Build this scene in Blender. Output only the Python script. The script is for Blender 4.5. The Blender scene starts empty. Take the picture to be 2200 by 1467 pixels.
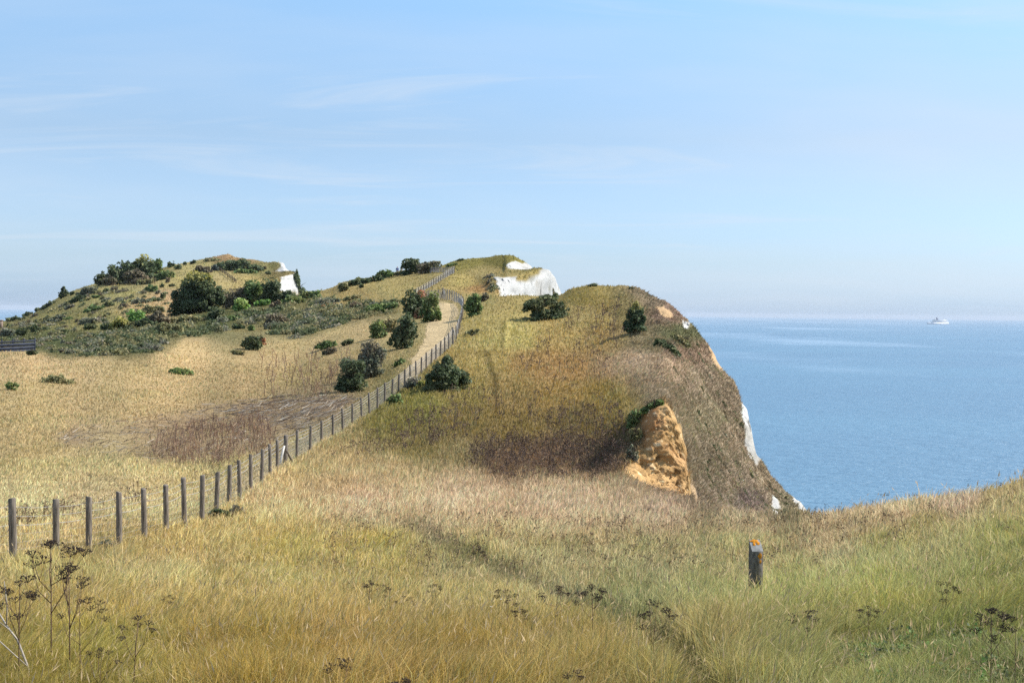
import bpy, math, random
import numpy as np
from mathutils import Matrix, Vector

random.seed(7)
RNG = np.random.default_rng(11)
scene = bpy.context.scene
COL = scene.collection

# ------------------------------------------------------------------ camera
F = 3055.0            # focal length in photo pixels (photo 2200 x 1467)
PITCH = 0.02046       # looking slightly down
ROLL = 0.0109
SEA = -105.0
cam_d = bpy.data.cameras.new("camera")
cam = bpy.data.objects.new("camera", cam_d)
COL.objects.link(cam)
cam_d.sensor_fit = 'HORIZONTAL'
cam_d.sensor_width = 36.0
cam_d.lens = 36.0 * F / 2200.0
cam_d.clip_start = 0.05
cam_d.clip_end = 200000.0
cam.matrix_world = Matrix.Rotation(math.pi / 2 - PITCH, 4, 'X') @ Matrix.Rotation(ROLL, 4, 'Z')
scene.camera = cam

# ------------------------------------------------------------------ world and sun
SUN_AZ = math.radians(76)      # clockwise from straight ahead
SUN_EL = math.radians(46)
world = bpy.data.worlds.new("World")
scene.world = world
world.use_nodes = True
wn, wl = world.node_tree.nodes, world.node_tree.links
bg = wn['Background']
sky = wn.new('ShaderNodeTexSky')
sky.sky_type = 'NISHITA'
sky.sun_disc = False
sky.sun_elevation = SUN_EL
sky.sun_rotation = SUN_AZ
sky.altitude = 100
sky.air_density = 1.0
sky.dust_density = 0.9
sky.ozone_density = 2.2
bg.inputs['Strength'].default_value = 0.115


def wnode(t, **kw):
    n = wn.new(t)
    for k, v in kw.items():
        setattr(n, k, v)
    return n


def wmath(op, a, b=None, clamp=False):
    n = wnode('ShaderNodeMath', operation=op)
    n.use_clamp = clamp
    for i, v in enumerate((a, b)):
        if v is None:
            continue
        if isinstance(v, (int, float)):
            n.inputs[i].default_value = v
        else:
            wl.new(v, n.inputs[i])
    return n.outputs[0]


tc = wnode('ShaderNodeTexCoord')
sep = wnode('ShaderNodeSeparateXYZ')
wl.new(tc.outputs['Generated'], sep.inputs[0])
zc = wmath('MAXIMUM', sep.outputs['Z'], 0.0)
hz = wnode('ShaderNodeMapRange')
wl.new(zc, hz.inputs[0])
hz.inputs[1].default_value = 0.0
hz.inputs[2].default_value = 0.30
tint = wnode('ShaderNodeValToRGB')
wl.new(hz.outputs[0], tint.inputs[0])
cr_ = tint.color_ramp
cr_.elements[0].position = 0.0; cr_.elements[0].color = (.405, .585, 1.0, 1)
cr_.elements[1].position = 1.0; cr_.elements[1].color = (.70, .835, .84, 1)
e0_ = cr_.elements.new(.12); e0_.color = (.435, .535, .75, 1)
el = cr_.elements.new(.40); el.color = (.485, .525, .60, 1)
mul = wnode('ShaderNodeMix', data_type='RGBA', blend_type='MULTIPLY')
mul.inputs[0].default_value = 1.0
wl.new(sky.outputs[0], mul.inputs[6])
sc15 = wnode('ShaderNodeVectorMath', operation='SCALE')
wl.new(tint.outputs[0], sc15.inputs[0])
sc15.inputs['Scale'].default_value = 1.6
wl.new(sc15.outputs[0], mul.inputs[7])
# thin high cloud: noise on a flat layer seen in perspective
den = wmath('ADD', zc, 0.16)
cx = wmath('DIVIDE', sep.outputs['X'], den)
cy = wmath('DIVIDE', sep.outputs['Y'], den)
comb = wnode('ShaderNodeCombineXYZ')
wl.new(cx, comb.inputs[0])
wl.new(cy, comb.inputs[1])


def cloud_layer(rot, sc, nscale, detail, lo, hi, dist=0.0, off=(0, 0, 0)):
    mp = wnode('ShaderNodeMapping')
    wl.new(comb.outputs[0], mp.inputs[0])
    mp.inputs['Rotation'].default_value = (0, 0, rot)
    mp.inputs['Scale'].default_value = sc
    mp.inputs['Location'].default_value = off
    nz = wnode('ShaderNodeTexNoise')
    nz.inputs['Scale'].default_value = nscale
    nz.inputs['Detail'].default_value = detail
    nz.inputs['Roughness'].default_value = 0.58
    nz.inputs['Distortion'].default_value = dist
    wl.new(mp.outputs[0], nz.inputs['Vector'])
    mr = wnode('ShaderNodeMapRange')
    mr.interpolation_type = 'SMOOTHSTEP'
    wl.new(nz.outputs[0], mr.inputs[0])
    mr.inputs[1].default_value = lo
    mr.inputs[2].default_value = hi
    return mr.outputs[0]


c1 = cloud_layer(0.62, (0.55, 1.9, 1), 1.25, 9, 0.43, 0.78, 1.5, (4.6, 0.7, 0))
c2 = cloud_layer(-0.2, (0.4, 0.8, 1), 0.7, 5, 0.30, 0.72, 0.3, (7.3, 2.0, 0))
c3 = cloud_layer(0.05, (0.25, 0.25, 1), 1.4, 7, 0.55, 0.80, 0.2, (1.0, 5.0, 0))
low = wnode('ShaderNodeMapRange')
wl.new(zc, low.inputs[0])
low.inputs[1].default_value = 0.13
low.inputs[2].default_value = 0.07
cc = wmath('MAXIMUM', wmath('MULTIPLY', c1, 0.5), wmath('MULTIPLY', c2, 0.55))
cc = wmath('MAXIMUM', cc, wmath('MULTIPLY', wmath('MULTIPLY', c3, 0.35), low.outputs[0]))
cm = wnode('ShaderNodeMix', data_type='RGBA')
wl.new(cc, cm.inputs[0])
wl.new(mul.outputs[2], cm.inputs[6])
cm.inputs[7].default_value = (4.4, 4.85, 5.4, 1)
wl.new(cm.outputs[2], bg.inputs['Color'])

sun_d = bpy.data.lights.new("sun", 'SUN')
sun_d.energy = 4.7
sun_d.angle = math.radians(0.55)
sun_d.color = (1.0, 0.945, 0.86)
sun = bpy.data.objects.new("sun", sun_d)
COL.objects.link(sun)
sv = Vector((math.sin(SUN_AZ) * math.cos(SUN_EL), math.cos(SUN_AZ) * math.cos(SUN_EL), math.sin(SUN_EL)))
sun.rotation_euler = (-sv).to_track_quat('-Z', 'Y').to_euler()

scene.view_settings.view_transform = 'Standard'
scene.view_settings.look = 'None'
scene.view_settings.exposure = 0.55
scene.view_settings.gamma = 1.0
scene.render.engine = 'CYCLES'
scene.cycles.use_denoising = False
scene.cycles.max_bounces = 6
scene.cycles.diffuse_bounces = 3
scene.cycles.glossy_bounces = 2
scene.cycles.transmission_bounces = 3
scene.cycles.transparent_max_bounces = 4

# ------------------------------------------------------------------ projection helpers
CR, SR = math.cos(ROLL), math.sin(ROLL)
CP, SP = math.cos(PITCH), math.sin(PITCH)


def ray(px, py):
    """photo pixel -> (X/Y, Z/Y) of the line of sight"""
    px = np.asarray(px, float); py = np.asarray(py, float)
    u = (px - 1100) / F
    v = -(py - 733.5) / F
    u2 = u * CR - v * SR
    v2 = u * SR + v * CR
    yy = CP + v2 * SP
    return u2 / yy, (-SP + v2 * CP) / yy


def proj(X, Y, Z):
    d = Y * CP - Z * SP
    v2 = (Y * SP + Z * CP) / d
    u2 = X / d
    u = u2 * CR + v2 * SR
    v = -u2 * SR + v2 * CR
    return 1100 + F * u, 733.5 - F * v


# ------------------------------------------------------------------ noise
def _hash(ix, iy, iz, seed):
    h = (ix.astype(np.int64) * 374761393 + iy.astype(np.int64) * 668265263 + iz.astype(np.int64) * 2147483647 + seed * 974634777) & 0xffffffff
    h = ((h ^ (h >> 13)) * 1274126177) & 0xffffffff
    h = ((h ^ (h >> 15)) * 2246822519) & 0xffffffff
    h = h ^ (h >> 16)
    return h / 4294967295.0


def vnoise(x, y, z=None, seed=0):
    x = np.asarray(x, float); y = np.asarray(y, float)
    ix, iy = np.floor(x), np.floor(y)
    fx, fy = x - ix, y - iy
    sx, sy = fx * fx * (3 - 2 * fx), fy * fy * (3 - 2 * fy)
    if z is None:
        zz = np.zeros_like(ix)
        a = _hash(ix, iy, zz, seed); b = _hash(ix + 1, iy, zz, seed)
        c = _hash(ix, iy + 1, zz, seed); d = _hash(ix + 1, iy + 1, zz, seed)
        return (a + (b - a) * sx) * (1 - sy) + (c + (d - c) * sx) * sy
    iz = np.floor(z); fz = z - iz; sz = fz * fz * (3 - 2 * fz)
    r = []
    for k in (0, 1):
        a = _hash(ix, iy, iz + k, seed); b = _hash(ix + 1, iy, iz + k, seed)
        c = _hash(ix, iy + 1, iz + k, seed); d = _hash(ix + 1, iy + 1, iz + k, seed)
        r.append((a + (b - a) * sx) * (1 - sy) + (c + (d - c) * sx) * sy)
    return r[0] * (1 - sz) + r[1] * sz


def fbm(x, y, z=None, oct=4, seed=0, gain=0.5):
    s = 0; a = 1; t = 0
    for k in range(oct):
        m = 2.03 ** k
        s = s + a * (vnoise(x * m + 17.3 * k, y * m + 5.1 * k, None if z is None else z * m, seed + k) - 0.5)
        t += a * 0.5
        a *= gain
    return s / t      # about -1..1


def sstep(a, b, x):
    t = np.clip((x - a) / (b - a), 0, 1)
    return t * t * (3 - 2 * t)


def pchip_slopes(x, y):
    """x,y: (K,N) -> monotone slopes"""
    h = np.diff(x, axis=0); d = np.diff(y, axis=0) / h
    m = np.zeros_like(y)
    w1 = 2 * h[1:] + h[:-1]; w2 = h[1:] + 2 * h[:-1]
    same = (d[1:] * d[:-1]) > 0
    with np.errstate(divide='ignore', invalid='ignore'):
        hm = (w1 + w2) / (w1 / d[:-1] + w2 / d[1:])
    m[1:-1] = np.where(same, hm, 0)
    m[0] = d[0]; m[-1] = d[-1]
    return m


def pchip1(xk, yk, x):
    xk = np.asarray(xk, float)[:, None]; yk = np.asarray(yk, float)[:, None]
    m = pchip_slopes(xk, yk)[:, 0]
    xk = xk[:, 0]; yk = yk[:, 0]
    x = np.clip(x, xk[0], xk[-1])
    i = np.clip(np.searchsorted(xk, x) - 1, 0, len(xk) - 2)
    h = xk[i + 1] - xk[i]; t = (x - xk[i]) / h
    return ((2 * t**3 - 3 * t**2 + 1) * yk[i] + (t**3 - 2 * t**2 + t) * h * m[i]
            + (-2 * t**3 + 3 * t**2) * yk[i + 1] + (t**3 - t**2) * h * m[i + 1])


# ------------------------------------------------------------------ the lie of the land
# Contour lines running across the view, from the grass at the photographer's feet to the far headland.
# (px, distance, py) or (px, distance, None, height); px/py are surveying bearings taken from the photograph.
U = -112.0
RINGS = [
 [(-2000, .4, None, -1.68), (4200, .4, None, -1.68)],
 [(-2000, 6, None, -1.9), (1600, 6, None, -1.86), (2200, 6, None, -1.80), (4200, 6, None, -1.4)],
 [(-2000, 10, None, -2.3), (0, 10, None, -2.4), (1600, 10, None, -2.4), (2200, 10, None, -2.15), (4200, 10, None, -1.3)],
 [(-2000, 17, None, -2.9), (0, 17, None, -3.3), (1100, 17, None, -3.6), (1620, 17, None, -3.45), (2000, 17, None, -3.0), (2200, 17, None, -2.6), (4200, 16, None, -.9)],
 [(-2000, 24, None, -3.4), (0, 24, None, -3.95), (600, 24, None, -4.4), (1100, 24, None, -4.65), (1620, 24, None, -4.5), (2000, 24, None, -3.75), (2200, 24, None, -3.05), (4200, 22, None, -.8)],
 [(-2000, 34, None, -4), (0, 34, None, -4.5), (490, 34, None, -4.8), (1100, 34, None, -5.35), (1500, 36, 1140), (1740, 36, 1119), (1850, 35, 1098), (1970, 34, 1083), (2100, 33, 1072), (2200, 32, 1053), (2400, 30, 1005), (4200, 26, None, -.9)],
 [(-2000, 45, None, -4.2), (0, 45, None, -4.7), (600, 46, None, -5.1), (1100, 47, None, -5.9), (1300, 47, 1058), (1400, 47, 1066), (1500, 46, 1088), (1600, 45, 1108), (1680, 43, 1114), (1740, 41, 1111), (1800, 40, 1130), (1850, 39, None, -7.5), (2000, 38, None, -8), (2200, 36, None, -7), (4200, 30, None, -4)],
 [(-2000, 55, None, -4.4), (0, 55, None, -4.75), (600, 58, None, -5.5), (1000, 54, None, -6.0), (1100, 52, None, -6.05), (1250, 51, 1038), (1340, 50.5, 1014), (1400, 51, 1050), (1445, 51.5, 1064), (1480, 52, 1076), (1510, 52, None, -9), (1560, 53, None, -14), (1650, 52, None, -22), (1740, 49, None, -34), (1850, 45, None, -60), (2200, 42, None, -70), (4200, 36, None, -70)],
 [(-2000, 62, None, -4.3), (0, 62, None, -4.7), (600, 64, None, -5.6), (1000, 62, 930), (1100, 62, 936), (1250, 60, 925), (1340, 56, 900), (1375, 54.3, 884), (1400, 53.2, 878), (1430, 53, 871), (1450, 53.2, 905), (1471, 53.6, 965), (1484, 54, 1066), (1510, 55, None, -9.5), (1560, 60, None, -14), (1650, 60, None, -20), (1740, 58, None, -34), (1850, 60, None, -90), (4200, 60, None, -90)],
 [(-2000, 72, None, -4), (0, 72, None, -4.4), (600, 76, None, -5.2), (1000, 72, 872), (1100, 72, 872), (1250, 68, 882), (1340, 64, 868), (1400, 60, 868), (1430, 60, 872), (1450, 61, 915), (1471, 61, 980), (1490, 62, 1085), (1520, 65, 1130), (1560, 68, 1135), (1620, 70, 1140), (1680, 72, 1145), (1740, 75, 1165), (1850, 75, None, -60), (2000, 75, None, -108), (4200, 75, None, -108)],
 [(-2000, 90, None, -3.6), (0, 90, None, -3.9), (600, 90, 836), (800, 84, 845), (900, 85, 805), (1000, 86, 800), (1100, 86, 797), (1250, 85, 800), (1340, 80, 790), (1420, 76, 800), (1500, 78, 925), (1560, 80, 1000), (1620, 82, 1075), (1660, 84, 1105), (1700, 84, 1128), (1740, 84, 1145), (1850, 82, None, -70), (2000, 85, None, -112), (4200, 85, None, U)],
 [(-2000, 110, None, -3), (0, 110, 757), (300, 108, 757), (600, 110, 788), (800, 104, 762), (900, 104, 745), (1000, 104, 735), (1100, 106, 716), (1250, 104, 720), (1340, 100, 710), (1420, 96, 720), (1480, 95, 770), (1530, 95, 850), (1580, 94, 930), (1615, 92, 1005), (1650, 91, 1060), (1690, 90, 1095), (1740, 87, 1120), (1850, 86, None, -70), (2000, 95, None, U), (4200, 95, None, U)],
 [(-2000, 130, None, -3), (0, 130, 748), (300, 130, 730), (600, 132, 735), (800, 130, 702), (900, 128, 692), (1000, 140, 656), (1050, 145, 641), (1130, 145, 636), (1180, 143, 639), (1205, 140, 633), (1225, 137, 621), (1240, 135, 617), (1270, 132, 613), (1300, 130, 616), (1365, 124, 619), (1390, 122, 632), (1420, 119, 646), (1450, 116, 668), (1470, 114, 688), (1485, 112, 697), (1510, 110, 728), (1530, 108, 755), (1553, 106, 795), (1578, 103, 822), (1592, 101, 857), (1605, 100, 880), (1616, 98, 925), (1626, 97, 975), (1634, 96.5, 985), (1660, 95, 1022), (1700, 93, 1064), (1718, 92, 1078), (1740, 90, 1108), (1780, 89, 1165), (1850, 88, None, -60), (2000, 100, None, U), (4200, 100, None, U)],
 [(-2000, 150, None, -3), (0, 150, 738), (300, 150, 716), (600, 155, 706), (800, 155, 677), (900, 155, 655), (960, 155, 641), (1000, 156, 645), (1060, 158, 645), (1100, 158, 655), (1150, 155, None, -8), (1205, 150, None, -14), (1270, 144, None, -30), (1365, 136, None, -55), (1450, 128, None, -80), (1600, 115, None, -95), (1850, 110, None, U), (4200, 110, None, U)],
 [(-2000, 190, None, -2), (0, 190, 726), (300, 190, 700), (600, 190, 680), (740, 190, 657), (800, 190, 641), (900, 182, 624), (960, 178, 624), (1000, 182, 624), (1050, 182, 628), (1066, 180, 634), (1080, 181, 645), (1130, 186, None, -6), (1205, 197, None, -16), (1250, 190, None, -80), (1400, 180, None, U), (4200, 180, None, U)],
 [(-2000, 230, None, -1), (0, 230, 717), (300, 230, 688), (600, 222, 657), (700, 216, 645), (740, 214, 643), (800, 212, 626), (900, 205, 608), (975, 203, 593), (1020, 200, 603), (1060, 188, 600), (1090, 190, 594), (1130, 195, 586), (1158, 200, 578), (1172, 202, 577.5), (1185, 204, 590), (1196, 206, 607), (1207, 208, 632), (1228, 208, None, -25), (1260, 206, None, -90), (1400, 200, None, U), (4200, 194, None, U)],
 [(-2000, 280, None, -1), (0, 280, 709), (300, 270, 672), (600, 250, 642), (700, 240, 632), (740, 236, 612), (800, 236, 604), (900, 230, 592), (975, 222, 584), (1020, 221, 584), (1080, 218, 583), (1088, 214, 583), (1114, 219, 580.5), (1143, 225, 578.5), (1160, 226, 580), (1172, 226, 588), (1205, 226, None, -10), (1250, 214, None, -100), (1400, 214, None, U), (4200, 214, None, U)],
 [(-2000, 340, None, -1), (0, 340, 706), (100, 335, 698), (300, 320, 655), (450, 300, 650), (600, 290, 640), (700, 262, 622), (715, 260, 617), (740, 258, 606), (800, 256, 596), (850, 255, 589), (900, 252, 583), (950, 250, 571), (975, 248, 561), (990, 247, 558), (1030, 245, 554), (1055, 240, 552), (1080, 236, 547), (1100, 234, 548), (1118, 236, 556), (1130, 238, 563), (1143, 240, 577.5), (1160, 231, None, 0), (1205, 231, None, -40), (1260, 231, None, -108), (4200, 231, None, U)],
 [(-2000, 400, None, -1), (0, 400, 700), (100, 400, 684), (200, 390, 658), (300, 380, 640), (450, 390, 622), (540, 440, 612), (600, 455, 619), (622, 463, 622), (645, 452, None, -10), (680, 400, None, -20), (700, 310, None, -20), (740, 300, None, -30), (800, 290, None, 0), (850, 287, None, 5.6), (900, 290, None, 4), (1030, 300, None, -10), (1100, 300, None, -60), (1200, 300, None, U), (4200, 300, None, U)],
 [(-2000, 480, None, -2), (0, 480, 695), (70, 480, 679), (130, 480, 645), (200, 480, 618), (300, 475, 608), (400, 470, 592), (500, 470, 590), (600, 464, 594.5), (620, 472, 589), (637, 480, 586), (643, 482, 602), (650, 484, None, -40), (700, 463, None, -108), (1000, 463, None, U), (4200, 463, None, U)],
 [(-2000, 520, None, -4), (-100, 520, 720), (0, 520, 692.5), (70, 515, 677), (130, 515, 641), (200, 515, 614), (300, 520, 598), (400, 520, 578), (500, 520, 580), (580, 520, 584), (600, 520, 583.5), (625, 505, 584.5), (638, 500, 588), (645, 495, None, -50), (700, 495, None, U), (4200, 495, None, U)],
 [(-2000, 560, None, -12), (-100, 560, 725), (0, 560, 690.5), (20, 560, 689), (40, 560, 685), (70, 560, 675), (82, 562, 667), (100, 565, 655), (130, 568, 637), (160, 570, 625), (200, 575, 612), (250, 580, 604), (300, 590, 592), (360, 600, 574), (400, 600, 566), (440, 600, 557), (465, 600, 552), (490, 600, 547), (500, 598, 551), (510, 595, 555), (550, 580, 559), (575, 570, 564), (597, 550, 563), (607, 545, 566), (614, 540, 579), (622, 540, 584), (640, 540, None, -40), (680, 540, None, U), (4200, 540, None, U)],
 [(-2000, 620, None, -40), (0, 620, None, -20), (300, 680, None, -10), (490, 680, None, -10), (600, 600, None, -60), (700, 590, None, U), (4200, 590, None, U)],
 [(-2000, 760, None, U), (0, 780, None, U), (490, 800, None, U), (700, 760, None, U), (4200, 760, None, U)],
]
SUBS = [8, 26, 34, 40, 40, 50, 44, 120, 24, 24, 36, 40, 40, 10, 18, 60, 20, 36, 16, 44, 16, 34, 8, 4]


def ring_tables():
    out = []
    for r in RINGS:
        A, Y, Z = [], [], []
        for p in r:
            if p[2] is None:
                a, _ = ray(p[0], 900)
                z = p[3]
            else:
                a, s = ray(p[0], p[2])
                z = float(s) * p[1]
            A.append(float(a)); Y.append(p[1]); Z.append(z)
        out.append((np.array(A), np.array(Y, float), np.array(Z)))
    return out


TAB = ring_tables()


def profiles(a):
    a = np.atleast_1d(a)
    Y = np.array([pchip1(t[0], t[1], a) for t in TAB])
    Z = np.array([pchip1(t[0], t[2], a) for t in TAB])
    for k in range(1, len(Y)):
        Y[k] = np.maximum(Y[k], Y[k - 1] + 0.35)
    return Y, Z, pchip_slopes(Y, Z)


def eval_prof(P, y, cols):
    Y, Z, M = P
    i = np.zeros(len(y), int)
    for k in range(1, len(Y) - 1):
        i += (y >= Y[k][cols]).astype(int)
    y0, y1 = Y[i, cols], Y[i + 1, cols]
    h = y1 - y0
    t = np.clip((y - y0) / h, 0, 1)
    return ((2 * t**3 - 3 * t**2 + 1) * Z[i, cols] + (t**3 - 2 * t**2 + t) * h * M[i, cols]
            + (-2 * t**3 + 3 * t**2) * Z[i + 1, cols] + (t**3 - t**2) * h * M[i + 1, cols])


def base_z(X, Y):
    X = np.atleast_1d(np.asarray(X, float)); Y = np.atleast_1d(np.asarray(Y, float))
    P = profiles(X / Y)
    return eval_prof(P, Y, np.arange(len(Y)))


def lumps(X, Y):
    """gentle unevenness of the turf, grows with distance"""
    amp = 0.03 + 0.10 * sstep(15, 60, Y) + 0.25 * sstep(150, 400, Y)
    L = 1.3 + 2.0 * sstep(15, 60, Y) + 6 * sstep(150, 400, Y)
    return amp * (0.6 * fbm(X / 2.9, Y / 2.9, oct=3, seed=3) * (Y < 1e9) + 0.6 * fbm(X / 9.0, Y / 9.0, oct=2, seed=9) * sstep(40, 120, Y))


def ground_z(X, Y):
    return base_z(X, Y) + lumps(np.atleast_1d(X), np.atleast_1d(Y))


# ------------------------------------------------------------------ ground colours (what grows or lies where)
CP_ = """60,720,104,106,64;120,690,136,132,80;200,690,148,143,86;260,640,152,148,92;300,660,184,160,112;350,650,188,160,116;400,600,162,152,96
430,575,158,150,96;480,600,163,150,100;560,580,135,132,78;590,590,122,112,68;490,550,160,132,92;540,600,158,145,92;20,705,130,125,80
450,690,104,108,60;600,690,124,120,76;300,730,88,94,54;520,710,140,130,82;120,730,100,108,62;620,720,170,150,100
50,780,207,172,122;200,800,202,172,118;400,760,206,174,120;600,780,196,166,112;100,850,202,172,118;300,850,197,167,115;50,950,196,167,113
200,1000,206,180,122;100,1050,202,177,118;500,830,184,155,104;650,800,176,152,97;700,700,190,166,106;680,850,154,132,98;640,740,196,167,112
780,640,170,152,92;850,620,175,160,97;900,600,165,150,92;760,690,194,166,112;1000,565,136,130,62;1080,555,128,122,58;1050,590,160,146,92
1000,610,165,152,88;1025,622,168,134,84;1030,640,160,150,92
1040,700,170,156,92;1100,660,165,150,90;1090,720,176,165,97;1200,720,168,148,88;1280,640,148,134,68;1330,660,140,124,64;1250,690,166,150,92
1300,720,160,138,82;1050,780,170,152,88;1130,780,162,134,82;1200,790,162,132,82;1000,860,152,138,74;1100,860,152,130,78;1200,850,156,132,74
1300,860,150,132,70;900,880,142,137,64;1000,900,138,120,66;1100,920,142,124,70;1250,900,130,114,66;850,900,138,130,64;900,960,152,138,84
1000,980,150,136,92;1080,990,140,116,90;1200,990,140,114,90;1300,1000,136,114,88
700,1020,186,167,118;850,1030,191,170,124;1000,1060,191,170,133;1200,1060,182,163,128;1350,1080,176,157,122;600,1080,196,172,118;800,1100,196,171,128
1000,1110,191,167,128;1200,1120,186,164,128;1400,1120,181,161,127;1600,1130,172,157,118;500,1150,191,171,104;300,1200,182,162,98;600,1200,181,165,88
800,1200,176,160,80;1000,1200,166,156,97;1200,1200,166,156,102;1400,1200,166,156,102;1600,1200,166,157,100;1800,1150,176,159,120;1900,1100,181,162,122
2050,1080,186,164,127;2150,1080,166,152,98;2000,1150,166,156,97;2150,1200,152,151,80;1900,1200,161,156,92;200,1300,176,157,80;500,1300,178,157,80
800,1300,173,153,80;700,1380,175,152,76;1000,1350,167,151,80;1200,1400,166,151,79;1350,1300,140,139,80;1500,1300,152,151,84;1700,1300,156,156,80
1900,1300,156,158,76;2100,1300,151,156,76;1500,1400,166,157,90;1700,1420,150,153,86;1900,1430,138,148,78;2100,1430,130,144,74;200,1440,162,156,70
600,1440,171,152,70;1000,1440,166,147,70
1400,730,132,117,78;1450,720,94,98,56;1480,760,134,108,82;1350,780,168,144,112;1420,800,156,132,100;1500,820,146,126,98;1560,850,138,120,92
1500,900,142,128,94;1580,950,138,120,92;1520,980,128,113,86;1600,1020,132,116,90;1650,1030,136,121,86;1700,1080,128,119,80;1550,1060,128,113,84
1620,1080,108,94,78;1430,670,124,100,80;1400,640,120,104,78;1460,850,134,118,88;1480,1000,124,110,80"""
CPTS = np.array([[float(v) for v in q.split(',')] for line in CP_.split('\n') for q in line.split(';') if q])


def lin(c):
    c = np.asarray(c, float) / 255.0
    return np.where(c <= 0.04045, c / 12.92, ((c + 0.055) / 1.055) ** 2.4)


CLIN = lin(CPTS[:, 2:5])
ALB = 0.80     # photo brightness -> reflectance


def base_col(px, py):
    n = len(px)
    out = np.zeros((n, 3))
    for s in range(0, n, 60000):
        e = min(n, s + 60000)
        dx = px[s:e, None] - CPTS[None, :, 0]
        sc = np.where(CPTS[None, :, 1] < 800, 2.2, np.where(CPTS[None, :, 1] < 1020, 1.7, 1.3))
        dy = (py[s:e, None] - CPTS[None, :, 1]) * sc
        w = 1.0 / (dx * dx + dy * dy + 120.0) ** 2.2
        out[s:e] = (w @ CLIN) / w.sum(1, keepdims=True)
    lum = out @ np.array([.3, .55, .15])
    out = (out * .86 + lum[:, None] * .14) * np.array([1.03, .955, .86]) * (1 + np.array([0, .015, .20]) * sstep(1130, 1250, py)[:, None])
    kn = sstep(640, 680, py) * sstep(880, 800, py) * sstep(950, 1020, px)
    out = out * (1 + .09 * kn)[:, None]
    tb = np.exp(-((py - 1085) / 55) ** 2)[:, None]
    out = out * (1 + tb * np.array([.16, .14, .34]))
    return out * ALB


def poly_sd(poly, px, py):
    P = np.array(poly, float)
    n = len(P)
    d = np.full(len(px), 1e18); inside = np.zeros(len(px), bool)
    for i in range(n):
        x0, y0 = P[i]; x1, y1 = P[(i + 1) % n]
        ex, ey = x1 - x0, y1 - y0
        t = np.clip(((px - x0) * ex + (py - y0) * ey) / (ex * ex + ey * ey + 1e-9), 0, 1)
        d = np.minimum(d, (px - x0 - t * ex) ** 2 + (py - y0 - t * ey) ** 2)
        c = ((y0 > py) != (y1 > py)) & (px < ex * (py - y0) / (ey if abs(ey) > 1e-9 else 1e-9) + x0)
        inside ^= c
    return np.sqrt(d) * np.where(inside, -1, 1)


CHALK = [
 [(1063, 597), (1084, 598), (1110, 594), (1110, 605), (1127, 603), (1142, 595), (1156, 590), (1156, 581), (1173, 576), (1186, 588), (1203, 610), (1216, 640), (1171, 642), (1078, 642), (1066, 606)],
 [(1088, 570), (1108, 560), (1123, 567), (1131, 564), (1150, 579), (1114, 580), (1092, 577)],
 [(601, 596), (633, 586), (640, 585), (650, 605), (640, 630), (600, 630), (598, 614), (604, 601)],
 [(598, 562), (608, 563), (620, 581), (612, 583), (597, 583), (589, 582), (602, 575)],
 [(1593, 858), (1606, 864), (1620, 890), (1630, 940), (1634, 986), (1624, 995), (1608, 980), (1600, 950), (1602, 925), (1595, 890)],
 [(1660, 1068), (1668, 1080), (1678, 1098), (1681, 1122), (1660, 1120), (1658, 1090)],
 [(1701, 1060), (1715, 1066), (1732, 1086), (1748, 1114), (1722, 1110), (1706, 1080)],
 [(1466, 690), (1482, 698), (1474, 704), (1466, 698)],
]
CREAM = [[(1480, 1034), (1488, 1050), (1500, 1080), (1492, 1080), (1484, 1066)], [(1405, 659), (1425, 658), (1446, 681), (1430, 683)], [(1520, 738), (1542, 755), (1560, 797), (1540, 793), (1528, 768)]]
OCHRE = [[(1386, 878), (1431, 869), (1452, 904), (1473, 963), (1474, 1007), (1488, 1068), (1484, 1080), (1445, 1070), (1405, 1056), (1370, 1038), (1333, 1013), (1363, 988), (1378, 953), (1372, 922)]]
PATHP = [(945, 647), (975, 650), (984, 664), (982, 690), (975, 722), (942, 766), (902, 805), (864, 838), (815, 874), (765, 909), (705, 949), (645, 989), (585, 1030),
         (590, 1018), (622, 990), (678, 950), (752, 897), (806, 856), (856, 815), (884, 775), (906, 738), (915, 706), (934, 678), (936, 655)]
CUT = [(110, 935), (200, 905), (330, 898), (460, 862), (600, 858), (740, 850), (770, 862), (640, 930), (560, 965), (430, 985), (330, 992), (150, 965)]
SCRUB = [  # low brambles and bushes: colour of the leaf litter under them
 [(0, 700), (120, 718), (250, 700), (350, 690), (480, 660), (640, 640), (720, 640), (700, 690), (560, 700), (400, 720), (365, 755), (150, 765), (0, 745)],
 [(580, 690), (640, 665), (760, 652), (860, 650), (860, 680), (740, 700), (660, 725), (580, 725)],
 [(455, 560), (500, 556), (562, 565), (560, 576), (480, 584), (455, 580)],
 [(205, 612), (215, 595), (350, 565), (370, 580), (300, 606)],
]
FENCE_LINE = [(1320, -80), (1213, 29), (1188, 191), (1148, 357), (1090, 491), (1015, 596), (970, 666), (927, 737), (879, 811), (832, 869), (776, 937), (732, 980), (672, 996), (640, 955), (622, 889), (588, 976), (400, 976)]
_fl = np.array(FENCE_LINE)[::-1]


def left_of_fence(px, py):
    return px < np.interp(py, _fl[:, 0], _fl[:, 1])


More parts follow.
